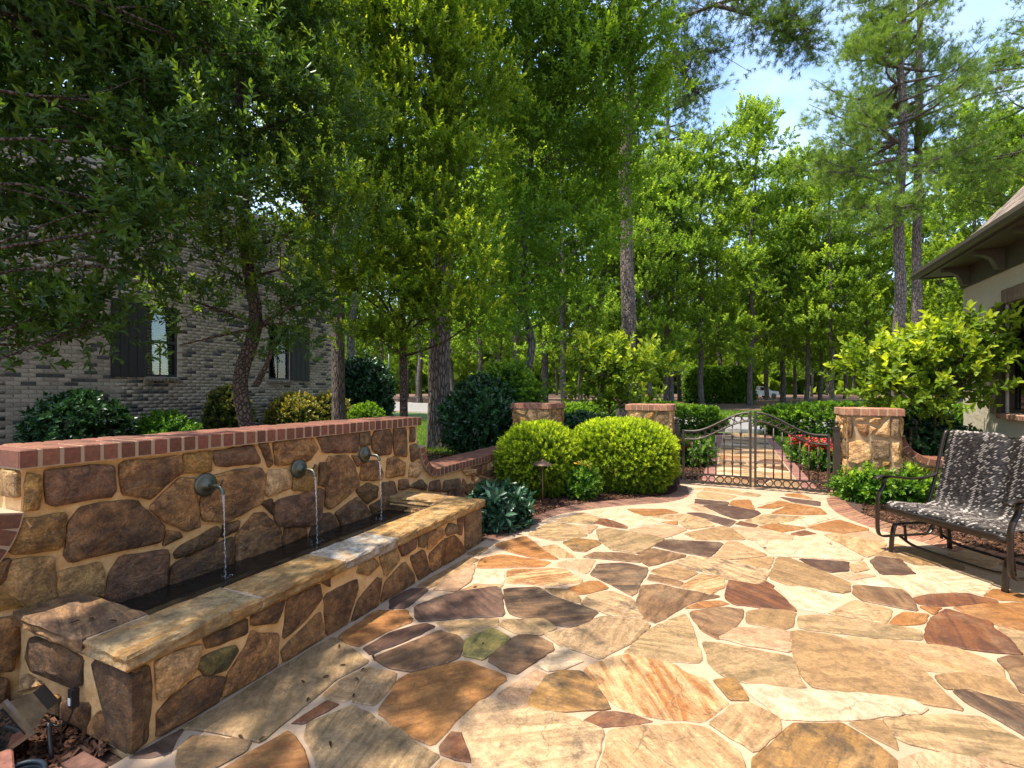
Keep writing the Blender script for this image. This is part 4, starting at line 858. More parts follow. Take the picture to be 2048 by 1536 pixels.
# ------------------------------------------------------------------ small things on the ground
p = on_z(1085, 1010); pl = thing('path_light', 'bronze mushroom path light standing in the mulch', 'lamp', (p.x, p.y, 0))
MB().tube([(p.x, p.y, -.08), (p.x, p.y, .57)], .010, 10).put('stem', M_COPPER if 'M_COPPER' in globals() else M_BRASS, pl, smooth=True)
M_COPPER = simple('brown_bronze', (.13, .068, .045), (.17, .095, .065), 40, .5, .0006, metallic=.35)
pl.children[0].data.materials[0] = M_COPPER
MB().lathe([(.0, .55), (.02, .552), (.125, .545), (.132, .547), (.128, .555), (.09, .578), (.045, .597), (.028, .603), (.022, .618), (.008, .626), (.0, .627)], (p.x, p.y, 0), 28).put('lamp_shade', M_COPPER, pl, smooth=True)
p = on_z(1187, 992)
bm = bmesh.new(); bmesh.ops.create_icosphere(bm, subdivisions=2, radius=.055)
for v in bm.verts: v.co *= random.uniform(.8, 1.15); v.co.z *= .7
bm.verts.ensure_lookup_table(); me = bpy.data.meshes.new('garden_stone'); bm.to_mesh(me); bm.free()
o = put('garden_stone', me, M_ROCK); o.location = (p.x, p.y, .015); tag(o, 'small white garden stone lying on the mulch between the bushes', 'stone')
# floodlight fallen against the trough end
fp = Vector((-2.72, .98, 0)); fl_t = thing('floodlight', 'weathered garden floodlight leaning against the trough end wall', 'lamp', (fp.x, fp.y, 0))
Mx = Matrix.Translation(fp + Vector((-.05, .0, .15))) @ Matrix.Rotation(R(-32), 4, 'Y') @ Matrix.Rotation(R(18), 4, 'X') @ Matrix.Rotation(R(12), 4, 'Z')
b = MB(); w, h, d = .12, .078, .05
b.add([Mx @ Vector(v) for v in [(-w, -d, -h), (w, -d, -h), (w, -d, h), (-w, -d, h), (-w * .72, d, -h * .66), (w * .72, d, -h * .66), (w * .72, d, h * .66), (-w * .72, d, h * .66)]], [(0, 1, 2, 3), (7, 6, 5, 4), (0, 4, 5, 1), (1, 5, 6, 2), (2, 6, 7, 3), (3, 7, 4, 0)]); b.put('housing', M_PLAST, fl_t)
MB().box(-w - .012, w + .012, -d - .016, -d - .001, -h - .012, h + .012, Mx).put('lens_rim', M_PLAST, fl_t)
MB().box(-w + .01, w - .01, -d - .021, -d - .017, -h + .008, h - .008, Mx).put('lens', M_DARKGLASS, fl_t)
MB().box(.01, .07, .052, .11, -.05, .05, Mx).put('junction_box', M_BLACK, fl_t)
MB().tube(smooth_path([fp + Vector((.08, .06, .14)), fp + Vector((.13, .05, .02)), fp + Vector((.10, .07, -.06))], 6), .008, 8).put('stake', M_BLACK, fl_t, smooth=True)
cable = thing('power_cable', 'black cable with inline plug hanging down the trough end', 'cable', (-2.62, 1.13, 0))
MB().tube(smooth_path([(-2.60, 1.145, .36), (-2.605, 1.13, .30), (-2.61, 1.115, .25)], 6), .0035, 6).put('cord', M_BLACK, cable, smooth=True)
MB().box(-2.628, -2.596, 1.10, 1.128, .17, .25).put('inline_plug', M_BLACK, cable)
MB().box(-2.620, -2.604, 1.0965, 1.0995, .185, .215).put('plug_label', M_WHITE, cable)
MB().tube(smooth_path([(-2.61, 1.115, .17), (-2.63, 1.10, .11), (-2.68, 1.08, .09), (-2.73, 1.06, .13), (-2.74, 1.05, .18)], 6), .0035, 6).put('cord', M_BLACK, cable, smooth=True)
q = on_z(10, 1530, .07); o = brick_obj(brick_mesh(.20, .10, .085), (q.x - .02, q.y - .02, .032), (0, 0, R(-18)), None, (.36, .15, .09), 'loose_brick', 0); tag(o, 'loose red brick lying on mulch by the trough end', 'brick')
hs = MB()
for k in range(2):
    P = [(-2.56 + .075 * math.cos(a) * (1 + .06 * k), .93 + .06 * math.sin(a) - .0, .012 + .018 * k) for a in [i * math.pi / 12 for i in range(25)]]
    hs.tube(P, .009, 8)
hs.tube(smooth_path([(-2.63, .93, .012), (-2.70, .88, .01), (-2.76, .80, .012), (-2.85, .74, .01)], 5), .009, 8)
tag(hs.put('garden_hose', M_HOSE, smooth=True), 'small coil of blue grey hose on mulch by the loose brick', 'hose')

# ------------------------------------------------------------------ stucco house, right
HX, HY, HE = 3.8, 11.2, 3.72
ho = thing('stucco_house', 'cream stucco house with dark bracketed eaves and shingle hip roof', 'house', (HX + 3, 6, 0))
WY1, WY0, WZ0, WZ1 = 9.72, 8.50, 1.22, 2.86
st = MB()
st.box(HX, HX + .25, WY1, HY, -.05, HE); st.box(HX, HX + .25, -3, WY0, -.05, HE); st.box(HX, HX + .25, WY0, WY1, -.05, WZ0); st.box(HX, HX + .25, WY0, WY1, WZ1, HE); st.box(HX + .25, HX + 8, HY - .25, HY, -.05, HE)
st.put('wall', M_STUCCO, ho)
MB().box(HX - .03, HX - .001, -3, HY + .03, HE - .34, HE - .001).put('frieze_board', M_TRIM, ho)
MB().box(HX - .001, HX + 8, HY + .002, HY + .03, HE - .34, HE - .001).put('frieze_board', M_TRIM, ho)
OX, OY = HX - .47, HY + .52
MB().box(OX + .02, HX + .2, -3, OY - .02, HE, HE + .03).put('soffit', M_SOFFIT, ho)
MB().box(HX + .2, HX + 8, HY - .1, OY - .02, HE + .0005, HE + .0305).put('soffit', M_SOFFIT, ho)
MB().box(OX, OX + .019, -3, OY, HE - .02, HE + .12).put('fascia', M_TRIM, ho); MB().box(OX + .02, HX + 8, OY - .019, OY, HE - .02, HE + .12).put('fascia', M_TRIM, ho)
gp_ = [(-.105, .015), (-.12, .06), (-.115, .12), (-.095, .125), (-.095, .12), (-.005, .12), (-.005, .01), (-.07, .0)]
def gut(name, along, a0, a1, fn):
    n = len(gp_); V = [fn(q, a0, z) for q, z in gp_] + [fn(q, a1, z) for q, z in gp_]
    put(name, mesh(name, V, [tuple(range(n)), tuple(range(n, 2 * n))[::-1]] + [(i, n + i, n + (i + 1) % n, (i + 1) % n) for i in range(n)]), M_TRIM, ho)
gut('gutter', 'y', -3, OY + .1, lambda q, a, z: (OX + q, a, HE + z)); gut('gutter', 'x', OX - .1, HX + 8, lambda q, a, z: (a, OY - q, HE + z))
for y in (10.95, 9.75, 8.55, 7.35, 6.15):
    P = [(-.02, -.32), (-.10, -.30), (-.12, -.24), (-.17, -.14), (-.26, -.085), (-.36, -.07), (-.37, -.001), (-.02, -.001)]; n = len(P)
    V = [(HX - .031 + a + .02, y - .06, HE + b) for a, b in P] + [(HX - .031 + a + .02, y + .06, HE + b) for a, b in P]
    put('eave_bracket', mesh('eave_bracket', V, [tuple(range(n)), tuple(range(n, 2 * n))[::-1]] + [(i, n + i, n + (i + 1) % n, (i + 1) % n) for i in range(n)]), M_TRIM, ho)
# hip roof with bell-cast eave
rz = lambda q: HE + .13 + (.72 * q if q < .45 else .324 + 1.22 * (q - .45))
qs = [-.08, .45, 1.0, 3.2]; V = []; F = []
for q in qs: V += [(OX + q, -3, rz(q)), (OX + q, OY - q, rz(q)), (HX + 8, OY - q, rz(q))]
for i in range(len(qs) - 1): F += [(3 * i, 3 * i + 1, 3 * i + 4, 3 * i + 3), (3 * i + 1, 3 * i + 2, 3 * i + 5, 3 * i + 4)]
roof = put('roof', mesh('roof', V, F), M_ROOF, ho, (.16, .13, .105))
shm = {}
def shingle(w, side, q, a):
    z0, z1 = rz(q), rz(q + .13); k = 'shingle'
    if side == 'w': P = [(OX + q, a - w, z0), (OX + q, a + w, z0), (OX + q + .15, a + w, rz(q + .15)), (OX + q + .15, a - w, rz(q + .15))]
    else: P = [(a - w, OY - q, z0), (a + w, OY - q, z0), (a + w, OY - q - .15, rz(q + .15)), (a - w, OY - q - .15, rz(q + .15))]
    t = random.uniform(.010, .016); V = [(x, y, z + .002) for x, y, z in P] + [(x, y, z + (t if i < 2 else .005)) for i, (x, y, z) in enumerate(P)]
    j = random.uniform(.6, 1.35); put('shingle', mesh('shingle', V, [(4, 5, 6, 7), (0, 1, 5, 4), (1, 2, 6, 5), (2, 3, 7, 6), (3, 0, 4, 7)]), M_ROOF, roof, (.20 * j, .155 * j, .122 * j))
q = -.08; row_i = 0
while q < 1.7:
    a = OY - q - .12 - (row_i % 2) * .07
    while a > 8.9: shingle(random.uniform(.055, .085), 'w', q, a); a -= .165
    q += .13; row_i += 1
# window
wi = MB(); th = .055
for y0, y1, z0, z1 in ((WY0, WY0 + th, WZ0, WZ1), (WY1 - th, WY1, WZ0, WZ1), (WY0 + th, WY1 - th, WZ0, WZ0 + th), (WY0 + th, WY1 - th, WZ1 - th, WZ1)): wi.box(HX + .03, HX + .12, y0, y1, z0, z1)
win = wi.put('window', M_BSHUT, ho)
for i in range(1, 4): z = WZ0 + (WZ1 - WZ0) * i / 4; MB().box(HX + .05, HX + .09, WY0 + th, WY1 - th, z - .012, z + .012).put('muntin', M_BSHUT, win)
for i in range(1, 3): y = WY0 + (WY1 - WY0) * i / 3; MB().box(HX + .0505, HX + .0895, y - .012, y + .012, WZ0 + th, WZ1 - th).put('muntin', M_BSHUT, win)
MB().box(HX + .068, HX + .072, WY0 + th, WY1 - th, WZ0 + th, WZ1 - th).put('pane', M_GLASS, win)
MB().box(HX + .5, HX + .52, WY0 - .6, WY1 + .6, WZ0 - .5, WZ1 + .3).put('curtain', simple('pale_curtain', (.30, .38, .33), (.2, .26, .22), 8), win)
sh = MB().box(HX - .035, HX - .002, WY1 + .03, WY1 + .40, WZ0 - .03, WZ1 + .02).put('shutter', M_BSHUT, ho)
for i in range(3): MB().box(HX - .042, HX - .0355, WY1 + .035 + i * .122, WY1 + .147 + i * .122, WZ0 - .025, WZ1 + .015).put('shutter_board', M_BSHUT, sh)
LB = brick_mesh(.06, .062, .22); SB = brick_mesh(.12, .062, .075)
k = 0
y = WY0 - .05
while y < WY1 + .08:
    brick_obj(LB, (HX - .012, y, WZ1 + .115), (0, 0, 0), ho, (.17, .115, .075), 'lintel_brick'); brick_obj(SB, (HX - .045, y, WZ0 - .045), (0, R(-8), 0), ho, (.36, .20, .13), 'sill_brick'); y += .072

# ------------------------------------------------------------------ brick house, left
NX, NY1 = -11.4, 11.4
nb = thing('brick_house', 'grey brown brick house wall with black shutters behind the evergreen trees', 'house', (NX - 3, 4, .1))
M_NMORT = simple('grey_mortar', (.46, .40, .31), (.40, .34, .26), 12, .95)
W1 = (4.86 * 1.267 * 1.0, 0)
wins = [((6.09, 6.75), (5.45, 6.07)), ((9.10, 9.78), (9.80, 10.47))]; NZ0, NZ1 = 1.86, 3.42
s = MB(); ys = [-4, 6.09, 6.75, 9.10, 9.78, NY1]
for i, (a, b) in enumerate(zip(ys[:-1], ys[1:])):
    if i in (1, 3): s.box(NX - .3, NX, a, b, -.1, NZ0); s.box(NX - .3, NX, a, b, NZ1, 6.2)
    else: s.box(NX - .3, NX, a, b, -.1, 6.2)
s.box(NX - 8, NX - .3, NY1 - .3, NY1, -.1, 6.2)
s.put('mortar_wall', M_NMORT, nb)
BR = brick_mesh(.024, .193, .066, .003)
cand = []
for r_ in range(int(6.0 / .0762)):
    z = .12 + .038 + r_ * .0762; yy = 3.4 + (.1016 if r_ % 2 else 0)
    while yy < NY1 - .1:
        ok = True
        for (a, b), sh_ in wins:
            if a - .09 < yy < b + .09 and NZ0 - .09 < z < NZ1 + .03: ok = False
        if ok: cand.append((yy, z))
        yy += .2032
def bshow(c):   # nearest and least hidden first
    y, z = c; d = -SN * NX + CS * y; px = 1024 + FPX * (CS * NX + SN * y) / d; py = HORIZON - (z - CAM_H) / d * FPX
    return (0 if (0 < px < 665 and 600 < py < 892) else 1, d)
cand.sort(key=bshow)
def bcol():
    j = random.random()
    if j < .16: k = random.uniform(.055, .085); return (k, k * .92, k * .88)
    k = random.uniform(.23, .37); return (k * 1.08, k * .89, k * .68)
for (y, z) in cand[:300]:
    o = put('brick', BR, None, nb); o.location = (NX + .004, y, z); o.color = (*bcol(), 1)
M_BRICKV = bpy.data.materials.new('wall_brick'); M_BRICKV.use_nodes = True
g = NT(M_BRICKV.node_tree); vc = g.n('ShaderNodeVertexColor'); vc.layer_name = 'col'; tcn = g.n('ShaderNodeTexCoord')
g.l(g.mix(1.0, vc.outputs['Color'], g.ramp(g.noise(tcn.outputs['Object'], 28, 6), .3, .7, (.62, .6, .58, 1), (1.25, 1.25, 1.25, 1)), 'MULTIPLY'), M_BRICKV.node_tree.nodes['Principled BSDF'].inputs['Base Color']); M_BRICKV.node_tree.nodes['Principled BSDF'].inputs['Roughness'].default_value = .9
bv = np.array([(x, y, z) for x in (-.012, .016) for y, z in ((-.0965, -.033), (.0965, -.033), (.0965, .033), (-.0965, .033))], np.float32)
bf = np.array([(4, 5, 6, 7), (0, 1, 5, 4), (1, 2, 6, 5), (2, 3, 7, 6), (3, 0, 4, 7)])
rest = cand[300:]; V = np.concatenate([bv + np.array([NX, y, z], np.float32) for y, z in rest]); F = np.concatenate([bf + 8 * i for i in range(len(rest))])
me = mesh_np('brick_courses', V, F); ca = me.color_attributes.new('col', 'FLOAT_COLOR', 'POINT')
ca.data.foreach_set('color', np.repeat(np.array([(*bcol(), 1) for _ in rest], np.float32), 8, axis=0).ravel())
o = put('brick_courses', me, M_BRICKV, nb); o['kind'] = 'stuff'
for (a, b), (c, d) in wins:
    f = MB(); e = .05
    for y0, y1, z0, z1 in ((a, a + e, NZ0, NZ1), (b - e, b, NZ0, NZ1), (a + e, b - e, NZ0, NZ0 + e), (a + e, b - e, NZ1 - e, NZ1), (a + e, b - e, NZ0 + .74, NZ0 + .80)): f.box(NX - .10, NX - .02, y0, y1, z0, z1)
    w = f.put('window', M_SHUT, nb)
    MB().box(NX - .066, NX - .062, a + e, b - e, NZ0 + e, NZ1 - e).put('pane', M_GLASS, w)
    MB().box(NX - .075, NX - .05, (a + b) / 2 - .009, (a + b) / 2 + .009, NZ0 + e, NZ0 + .74).put('muntin', M_SHUT, w)
    z = NZ0 + .08
    while z < NZ1 - .06:
        sl = MB(); sl.box(-.028, .028, a + e, b - e, -.004, .004, Matrix.Translation((NX - .13, 0, z)) @ Matrix.Rotation(R(38), 4, 'Y')); sl.put('blind_slat', M_BLIND, w); z += .062
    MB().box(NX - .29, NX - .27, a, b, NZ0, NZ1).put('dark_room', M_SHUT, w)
    s_ = MB().box(NX + .002, NX + .035, c, d, NZ0 - .02, NZ1 + .02).put('shutter', M_SHUT, nb)
    for i in range(4): MB().box(NX + .0355, NX + .042, c + .01 + i * (d - c) / 4, c - .01 + (i + 1) * (d - c) / 4, NZ0 + .0, NZ1).put('shutter_board', M_SHUT, s_)
    y = a - .02
    while y < b + .04: brick_obj(SB, (NX + .035, y, NZ0 - .05), (0, R(8), 0), nb, (.20, .165, .13), 'sill_brick'); y += .072
# ------------------------------------------------------------------ foliage kit
def unit(a): return a / np.maximum(1e-9, np.linalg.norm(a, axis=-1, keepdims=True))
def sprig(n, L_, ll, lw, spread=1.0, six=True, fold=.25, curl=.12, rng=RNG):
    """leaves round a twig lying on +z; returns (n,k,3), position along twig"""
    out = []; tp_ = []
    for i in range(n):
        t = (i + .6) / n; az = i * 2.4 + rng.normal(0, .35); a = spread * (1.15 - .75 * t) + rng.normal(0, .18)
        d = np.array([math.sin(a) * math.cos(az), math.sin(a) * math.sin(az), math.cos(a)]); ax = np.array([0, 0, 1.])
        nn = ax - d * d.dot(ax); nn = nn / max(1e-6, np.linalg.norm(nn)) + rng.normal(0, .3, 3); s = np.cross(d, nn); s /= np.linalg.norm(s); nn = np.cross(s, d)
        b = np.array([0, 0, t * L_]) + rng.normal(0, .1 * ll, 3) * .5; l = ll * rng.uniform(.7, 1.15); w = lw * rng.uniform(.75, 1.2)
        if six:
            P = [b, b + d * l * .38 + s * w * .46 + nn * w * fold, b + d * l * .74 + s * w * .36 + nn * w * fold * .8 - nn * l * curl * .3, b + d * l - nn * l * curl, b + d * l * .74 - s * w * .36 + nn * w * fold * .8 - nn * l * curl * .3, b + d * l * .38 - s * w * .46 + nn * w * fold]
        else: P = [b, b + d * l * .5 + s * w * .5 + nn * w * fold, b + d * l - nn * l * curl, b + d * l * .5 - s * w * .5 + nn * w * fold]
        out.append(P); tp_.append(t)
    return np.array(out, np.float32), np.array(tp_, np.float32)
def tuft(n, ll, w, rng=RNG, cone=1.15):
    out = []
    for i in range(n):
        a = cone * math.sqrt(rng.uniform(.02, 1)); az = rng.uniform(0, 6.283); d = np.array([math.sin(a) * math.cos(az), math.sin(a) * math.sin(az), math.cos(a)])
        s = np.cross(d, rng.normal(0, 1, 3)); s /= np.linalg.norm(s); b = np.array([0, 0, rng.uniform(-.5, .2) * ll]); l = ll * rng.uniform(.75, 1.1)
        out.append([b - s * w, b + s * w, b + d * l])
    return np.array(out, np.float32), np.ones(n, np.float32) * .6
def foliage(P, D, S, T, vb, tb, rng=RNG):
    """place templates T at P along D with scale S; vb,tb per-sprig tone and new-growth amount"""
    P = np.asarray(P, np.float32); D = unit(np.asarray(D, np.float32)); m = len(P)
    S = np.broadcast_to(np.asarray(S, np.float32), (m,)); idx = rng.integers(0, len(T), m); r = rng.normal(0, 1, (m, 3)).astype(np.float32)
    X = unit(np.cross(D, r)); Y = np.cross(D, X); VV = []; FF = []; va = []; ta = []; base = 0
    for k, (tv, tt) in enumerate(T):
        sel = np.where(idx == k)[0]
        if not len(sel): continue
        n, q, _ = tv.shape; f = tv.reshape(-1, 3)
        W = P[sel, None] + S[sel, None, None] * (f[None, :, 0:1] * X[sel, None] + f[None, :, 1:2] * Y[sel, None] + f[None, :, 2:3] * D[sel, None])
        c = len(sel); VV.append(W.reshape(-1, 3)); st = base + np.arange(c * n) * q
        loc = {6: [(0, 1, 2, 3), (0, 3, 4, 5)], 4: [(0, 1, 2), (0, 2, 3)], 3: [(0, 1, 2)]}[q]
        FF.append((st[:, None, None] + np.array(loc)[None]).reshape(-1, len(loc[0]))); base += c * n * q
        v = np.clip(vb[sel][:, None] + rng.normal(0, .2, (c, n)), 0, 1); t = np.clip(tb[sel][:, None] * (tt[None] ** 1.3 * 1.2 + .05), 0, 1)
        va.append(np.repeat(v.ravel(), q)); ta.append(np.repeat(t.ravel(), q))
    return np.concatenate(VV), np.concatenate(FF), np.concatenate(va), np.concatenate(ta)
def fol_mesh(name, *a, **k):
    V, F, v, t = foliage(*a, **k); return mesh_np(name, V, F, {'v': v, 'tip': t})
T_HOLLY = [sprig(13, .20, .075, .030) for _ in range(6)]
T_LIGHT = [sprig(13, .19, .068, .034, 1.0, False) for _ in range(6)]
T_ELM = [sprig(14, .34, .085, .045, 1.1, False) for _ in range(5)]
T_WOOD = [sprig(14, .60, .20, .165, 1.2, False, .3, .2) for _ in range(5)]
T_YEW = [sprig(13, .055, .034, .011, .95, False, .1) for _ in range(5)]
T_BOX = [sprig(11, .06, .032, .018, 1.0, False) for _ in range(5)]
T_HEDGE = [sprig(7, .12, .08, .052, 1.0, False) for _ in range(4)]
T_HYD = [sprig(9, .26, .125, .070, 1.15) for _ in range(5)]
T_CAM = [sprig(9, .13, .088, .052, 1.1, False) for _ in range(5)]
T_HELL = [sprig(7, .02, .13, .045, 1.25) for _ in range(5)]
T_GC = [sprig(9, .09, .046, .026, 1.0, False) for _ in range(5)]
T_TUFT = [tuft(22, .20, .0065) for _ in range(4)]
T_TUFTN = [tuft(34, .19, .0026) for _ in range(4)]

def limb(mb, a, b, r0, r1, sag=.1, n=6, sides=6, rng=RNG):
    a, b = Vector(a), Vector(b); L_ = (b - a).length; P = []
    off = Vector(rng.normal(0, .06, 3)) * L_
    for i in range(n + 1):
        t = i / n; P.append(a.lerp(b, t) + off * math.sin(math.pi * t) + Vector((0, 0, sag * L_ * math.sin(math.pi * t))))
    mb.tube(P, [r0 + (r1 - r0) * (i / n) for i in range(n + 1)], sides, cap=False); return P
def crown(blobs, trunk, T, per, nsp, cr, size, rng, up=.35, tipk=1.0, limb_r=.035, twigs=.6, shell=.35, mb=None):
    """blobs (centre, rx, rz); trunk list of points; returns foliage args and limb mesh builder"""
    mb = mb or MB(); P = []; D = []; vb = []; tb = []; tr_ = [Vector(p) for p in trunk]
    zt = max(c[2] + rz for c, rx, rz in blobs)
    for c, rx, rz in blobs:
        c = Vector(c); want = c.z - .45 * (Vector((c.x, c.y, 0)) - Vector((tr_[0].x, tr_[0].y, 0))).length
        a = min(tr_, key=lambda p: abs(p.z - want)); lp = limb(mb, a, c, limb_r * (.6 + .5 * rx), .012, .05, rng=rng)
        k = max(3, int(per * rx * rx * rz)); d = unit(rng.normal(0, 1, (k, 3))); rr = (shell + (1 - shell) * rng.random(k)) ** .6
        C = np.array(c) + d * rr[:, None] * np.array([rx, rx, rz]); tone = rng.normal(0, .14, k)
        for i in range(k):
            if rng.random() < twigs: limb(mb, lp[min(len(lp) - 1, int(rng.integers(2, 7)))], C[i], .012 * (.5 + rx * .5), .004, .04, 4, 4, rng)
        m = nsp; q = np.repeat(C, m, 0) + rng.normal(0, cr, (k * m, 3)) * np.array([1, 1, .5]); o = unit(q - np.array(c))
        P.append(q); D.append(o * .8 + np.array([0, 0, up]) + rng.normal(0, .45, (k * m, 3)))
        vb.append(np.repeat(.5 + tone, m) + rng.normal(0, .08, k * m))
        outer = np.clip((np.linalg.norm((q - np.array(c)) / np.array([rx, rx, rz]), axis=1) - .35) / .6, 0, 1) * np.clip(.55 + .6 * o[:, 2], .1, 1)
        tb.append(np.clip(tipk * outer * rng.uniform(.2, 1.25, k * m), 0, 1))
    return (np.concatenate(P), np.concatenate(D), np.concatenate(P)[:, 0] * 0 + size * rng.uniform(.8, 1.2, sum(len(x) for x in P)), T, np.concatenate(vb), np.concatenate(tb)), mb
def trunk_path(base, top, wob, rng, n=9):
    a, b = Vector(base), Vector(top); P = [a.lerp(b, i / n) + (Vector((rng.normal(0, wob), rng.normal(0, wob), 0)) if 0 < i else Vector()) for i in range(n + 1)]
    return smooth_path(P, 3)
def tree(name, label, cat, base, top, r0, r1, blobs, T, per, nsp, cr, size, lm, bm_, seed, group=None, wob=.05, flare=1.35, **kw):
    rng = np.random.default_rng(seed); t = thing(name, label, cat, base, group)
    tp_ = trunk_path(Vector(base) - Vector((0, 0, .08)), top, wob, rng); n = len(tp_)
    mb = MB().tube(tp_, [r0 * (flare if i == 0 else 1 + .15 * (i < 2)) + (r1 - r0) * (i / (n - 1)) for i in range(n)], 12, cap=False)
    args, lb = crown(blobs, tp_[2:], T, per, nsp, cr, size, rng, **kw)
    mb.put('trunk', bm_, t, smooth=True)
    if lb.v: lb.put('limbs', bm_, t, smooth=True)
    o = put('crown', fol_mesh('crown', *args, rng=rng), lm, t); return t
def B(px, py, d, rx, rz=None): return (tuple(at_d(px, py, d)), rx, rz or rx)

# ------------------------------------------------------------------ evergreen trees behind the fountain wall
b0 = Vector((-5.6, .9, gz(-5.6, .9)))
tree('evergreen_tree', 'dark broad leaved evergreen overhanging the fountain wall end and brick house', 'tree', b0, (-4.6, .6, 9.5), .13, .03,
     [B(60, 300, 4.6, .75), B(190, 400, 4.6, .6, .5), B(330, 440, 4.9, .50, .42), B(90, 80, 4.8, .95), B(290, 200, 5.1, .75), B(400, 330, 5.2, .6, .5), B(120, 620, 4.7, .33, .3), B(30, 590, 4.6, .38, .3), B(40, 690, 4.5, .22, .18), B(190, 640, 4.8, .26, .22), B(260, 540, 4.9, .35, .3),
      B(-120, 250, 4.6, .9), B(-150, 480, 4.4, .7), B(250, 20, 5.4, .9), B(100, -120, 5, 1.1), B(430, 110, 5.6, .75), ((-4.3, .3, 8.6), .9, .7), ((-3.7, .7, 9.2), .55, .4), ((-4.3, -.9, 8.4), .8, .6)],
     T_HOLLY, 40, 16, .19, 1.22, M_LHOLLY, M_HBARK, 1, tipk=.38, limb_r=.018, twigs=.5, up=.7)
p = ground_at(505, 6.4)
tree('evergreen_tree', 'evergreen tree with forked brown trunk between the brick house windows', 'tree', p, at_d(478, 0, 6.9), .105, .045,
     [B(430, 530, 6.2, .62, .5), B(560, 540, 6.2, .62, .5), B(630, 600, 6.3, .42), B(480, 370, 6.5, .8), B(520, 190, 6.8, .95), B(640, 430, 6.6, .68), B(380, 600, 6.2, .30), B(570, 650, 6.3, .26), B(500, 20, 7, 1.1), B(630, 230, 7, .85), B(380, 240, 6.8, .6), B(590, 20, 7.2, .9), B(430, -100, 7, 1.1), B(560, -130, 7.2, 1.1), ((-4.6, 3.6, 8.6), .7, .5), ((-4.2, 2.2, 9.0), .55, .4), ((-4.9, 4.8, 9.0), .8, .6)],
     T_HOLLY, 33, 18, .20, 1.1, M_LHOLLY, M_HBARK, 2, tipk=.85, twigs=.5, up=.8)
lb = MB(); a = at_d(512, 770, 6.4); limb(lb, a, at_d(548, 690, 6.35), .045, .022, -.12); limb(lb, at_d(548, 690, 6.35), at_d(560, 600, 6.3), .022, .012); limb(lb, at_d(500, 660, 6.4), at_d(360, 690, 6.2), .022, .01, .1)
lb.put('low_limb', M_HBARK, [o for o in scene.objects if o.get('label', '').startswith('evergreen tree with forked')][0], smooth=True)
p = ground_at(808, 9.6)
tree('evergreen_tree', 'yellow green evergreen tree with slim trunk beside the thick pine', 'tree', p, at_d(800, 0, 10), .085, .03,
     [B(800, 260, 9.5, 1.15), B(750, 450, 9.1, .85, .7), B(850, 430, 9.6, .9, .8), B(900, 560, 9.2, .7, .6), B(780, 590, 9, .75, .6), B(710, 340, 9.1, .85), B(820, 90, 9.8, 1.3), B(700, 120, 9.5, 1.0), B(920, 340, 9.9, .9), B(950, 640, 9.4, .42, .34), B(690, 560, 8.8, .6, .5), B(860, -40, 10, 1.3), B(700, -60, 9.8, 1.2), B(860, 640, 9.2, .4, .3), B(940, 180, 10.2, 1.0), B(880, 490, 9.2, .6, .5), B(880, 610, 9.0, .45, .35), B(940, 500, 9.3, .6, .5), B(680, 470, 8.6, .7, .6), B(640, 560, 8.3, .5, .4), B(760, 680, 8.8, .35, .28), B(720, 660, 8.7, .35, .3), B(830, 560, 9, .6, .5)],
     T_LIGHT, 29, 24, .25, 1.2, M_LLIGHT, M_HBARK, 3, tipk=1.1, twigs=.4, up=.9)
p = ground_at(1048, 15)
tree('elm_tree', 'shady elm tree with fine leaves behind the stone corner pillar', 'tree', p, at_d(1060, 40, 15), .14, .05,
     [B(1050, 450, 14, 1.4, 1.1), B(1150, 510, 14, 1.3, 1.0), B(1100, 310, 14, 1.7), B(1190, 190, 14, 1.8), B(1050, 110, 14, 1.9), B(980, 260, 14, 1.5), B(1130, 610, 15, 1.1, .8), B(1200, 400, 15, 1.3), B(985, 570, 14, 1.0, .8), B(1240, 50, 13.5, 1.5), B(940, 110, 13.5, 1.4), B(1150, 20, 14, 1.8), B(1010, 660, 14.5, .8, .6)],
     T_ELM, 5.5, 20, .36, 1.6, M_LELM, M_DBARK, 4, tipk=.9, wob=.12, twigs=.5, up=.7)
# ------------------------------------------------------------------ pines
def pine_crown(H, z0, rmax, rng, ntuft, T, size, step=.8):
    mb = MB(); P = []; D = []; vb = []; z = z0
    while z < H:
        f = (z - z0) / (H - z0); ln = rmax * (1 - f) ** .7 * (.55 + .45 * min(1, f * 4)) + .5
        for k in range(rng.integers(3, 6)):
            az = rng.uniform(0, 6.283); l = ln * rng.uniform(.6, 1.1); tip = Vector((math.cos(az) * l, math.sin(az) * l, z + l * rng.uniform(.02, .35)))
            lp = limb(mb, (0, 0, z), tip, .035 + .014 * l, .01, -.06, 6, 5, rng); tone = rng.normal(0, .15)
            for q in range(int(ntuft * l)):
                s = rng.uniform(.35, 1) ** .7; i = min(5, int(s * 6)); b = lp[i].lerp(lp[i + 1], s * 6 - i if i < 6 else 1)
                c = b + Vector(rng.normal(0, .30 + .12 * l * s, 3)) * .75; c.z += .08
                if rng.random() < .35: mb.tube([b, c], [.012, .006], 3, cap=False)
                for u in range(6): P.append(c + Vector(rng.normal(0, .15, 3))); D.append((c.x * .25 + rng.normal(0, .4), c.y * .25 + rng.normal(0, .4), .8 + rng.normal(0, .3))); vb.append(.5 + tone + rng.normal(0, .1))
        z += step * rng.uniform(.7, 1.3)
    n = len(P); return (np.array([tuple(p) for p in P]), np.array(D), size * rng.uniform(.8, 1.2, n), T, np.array(vb), rng.uniform(.1, .9, n)), mb
PV = []
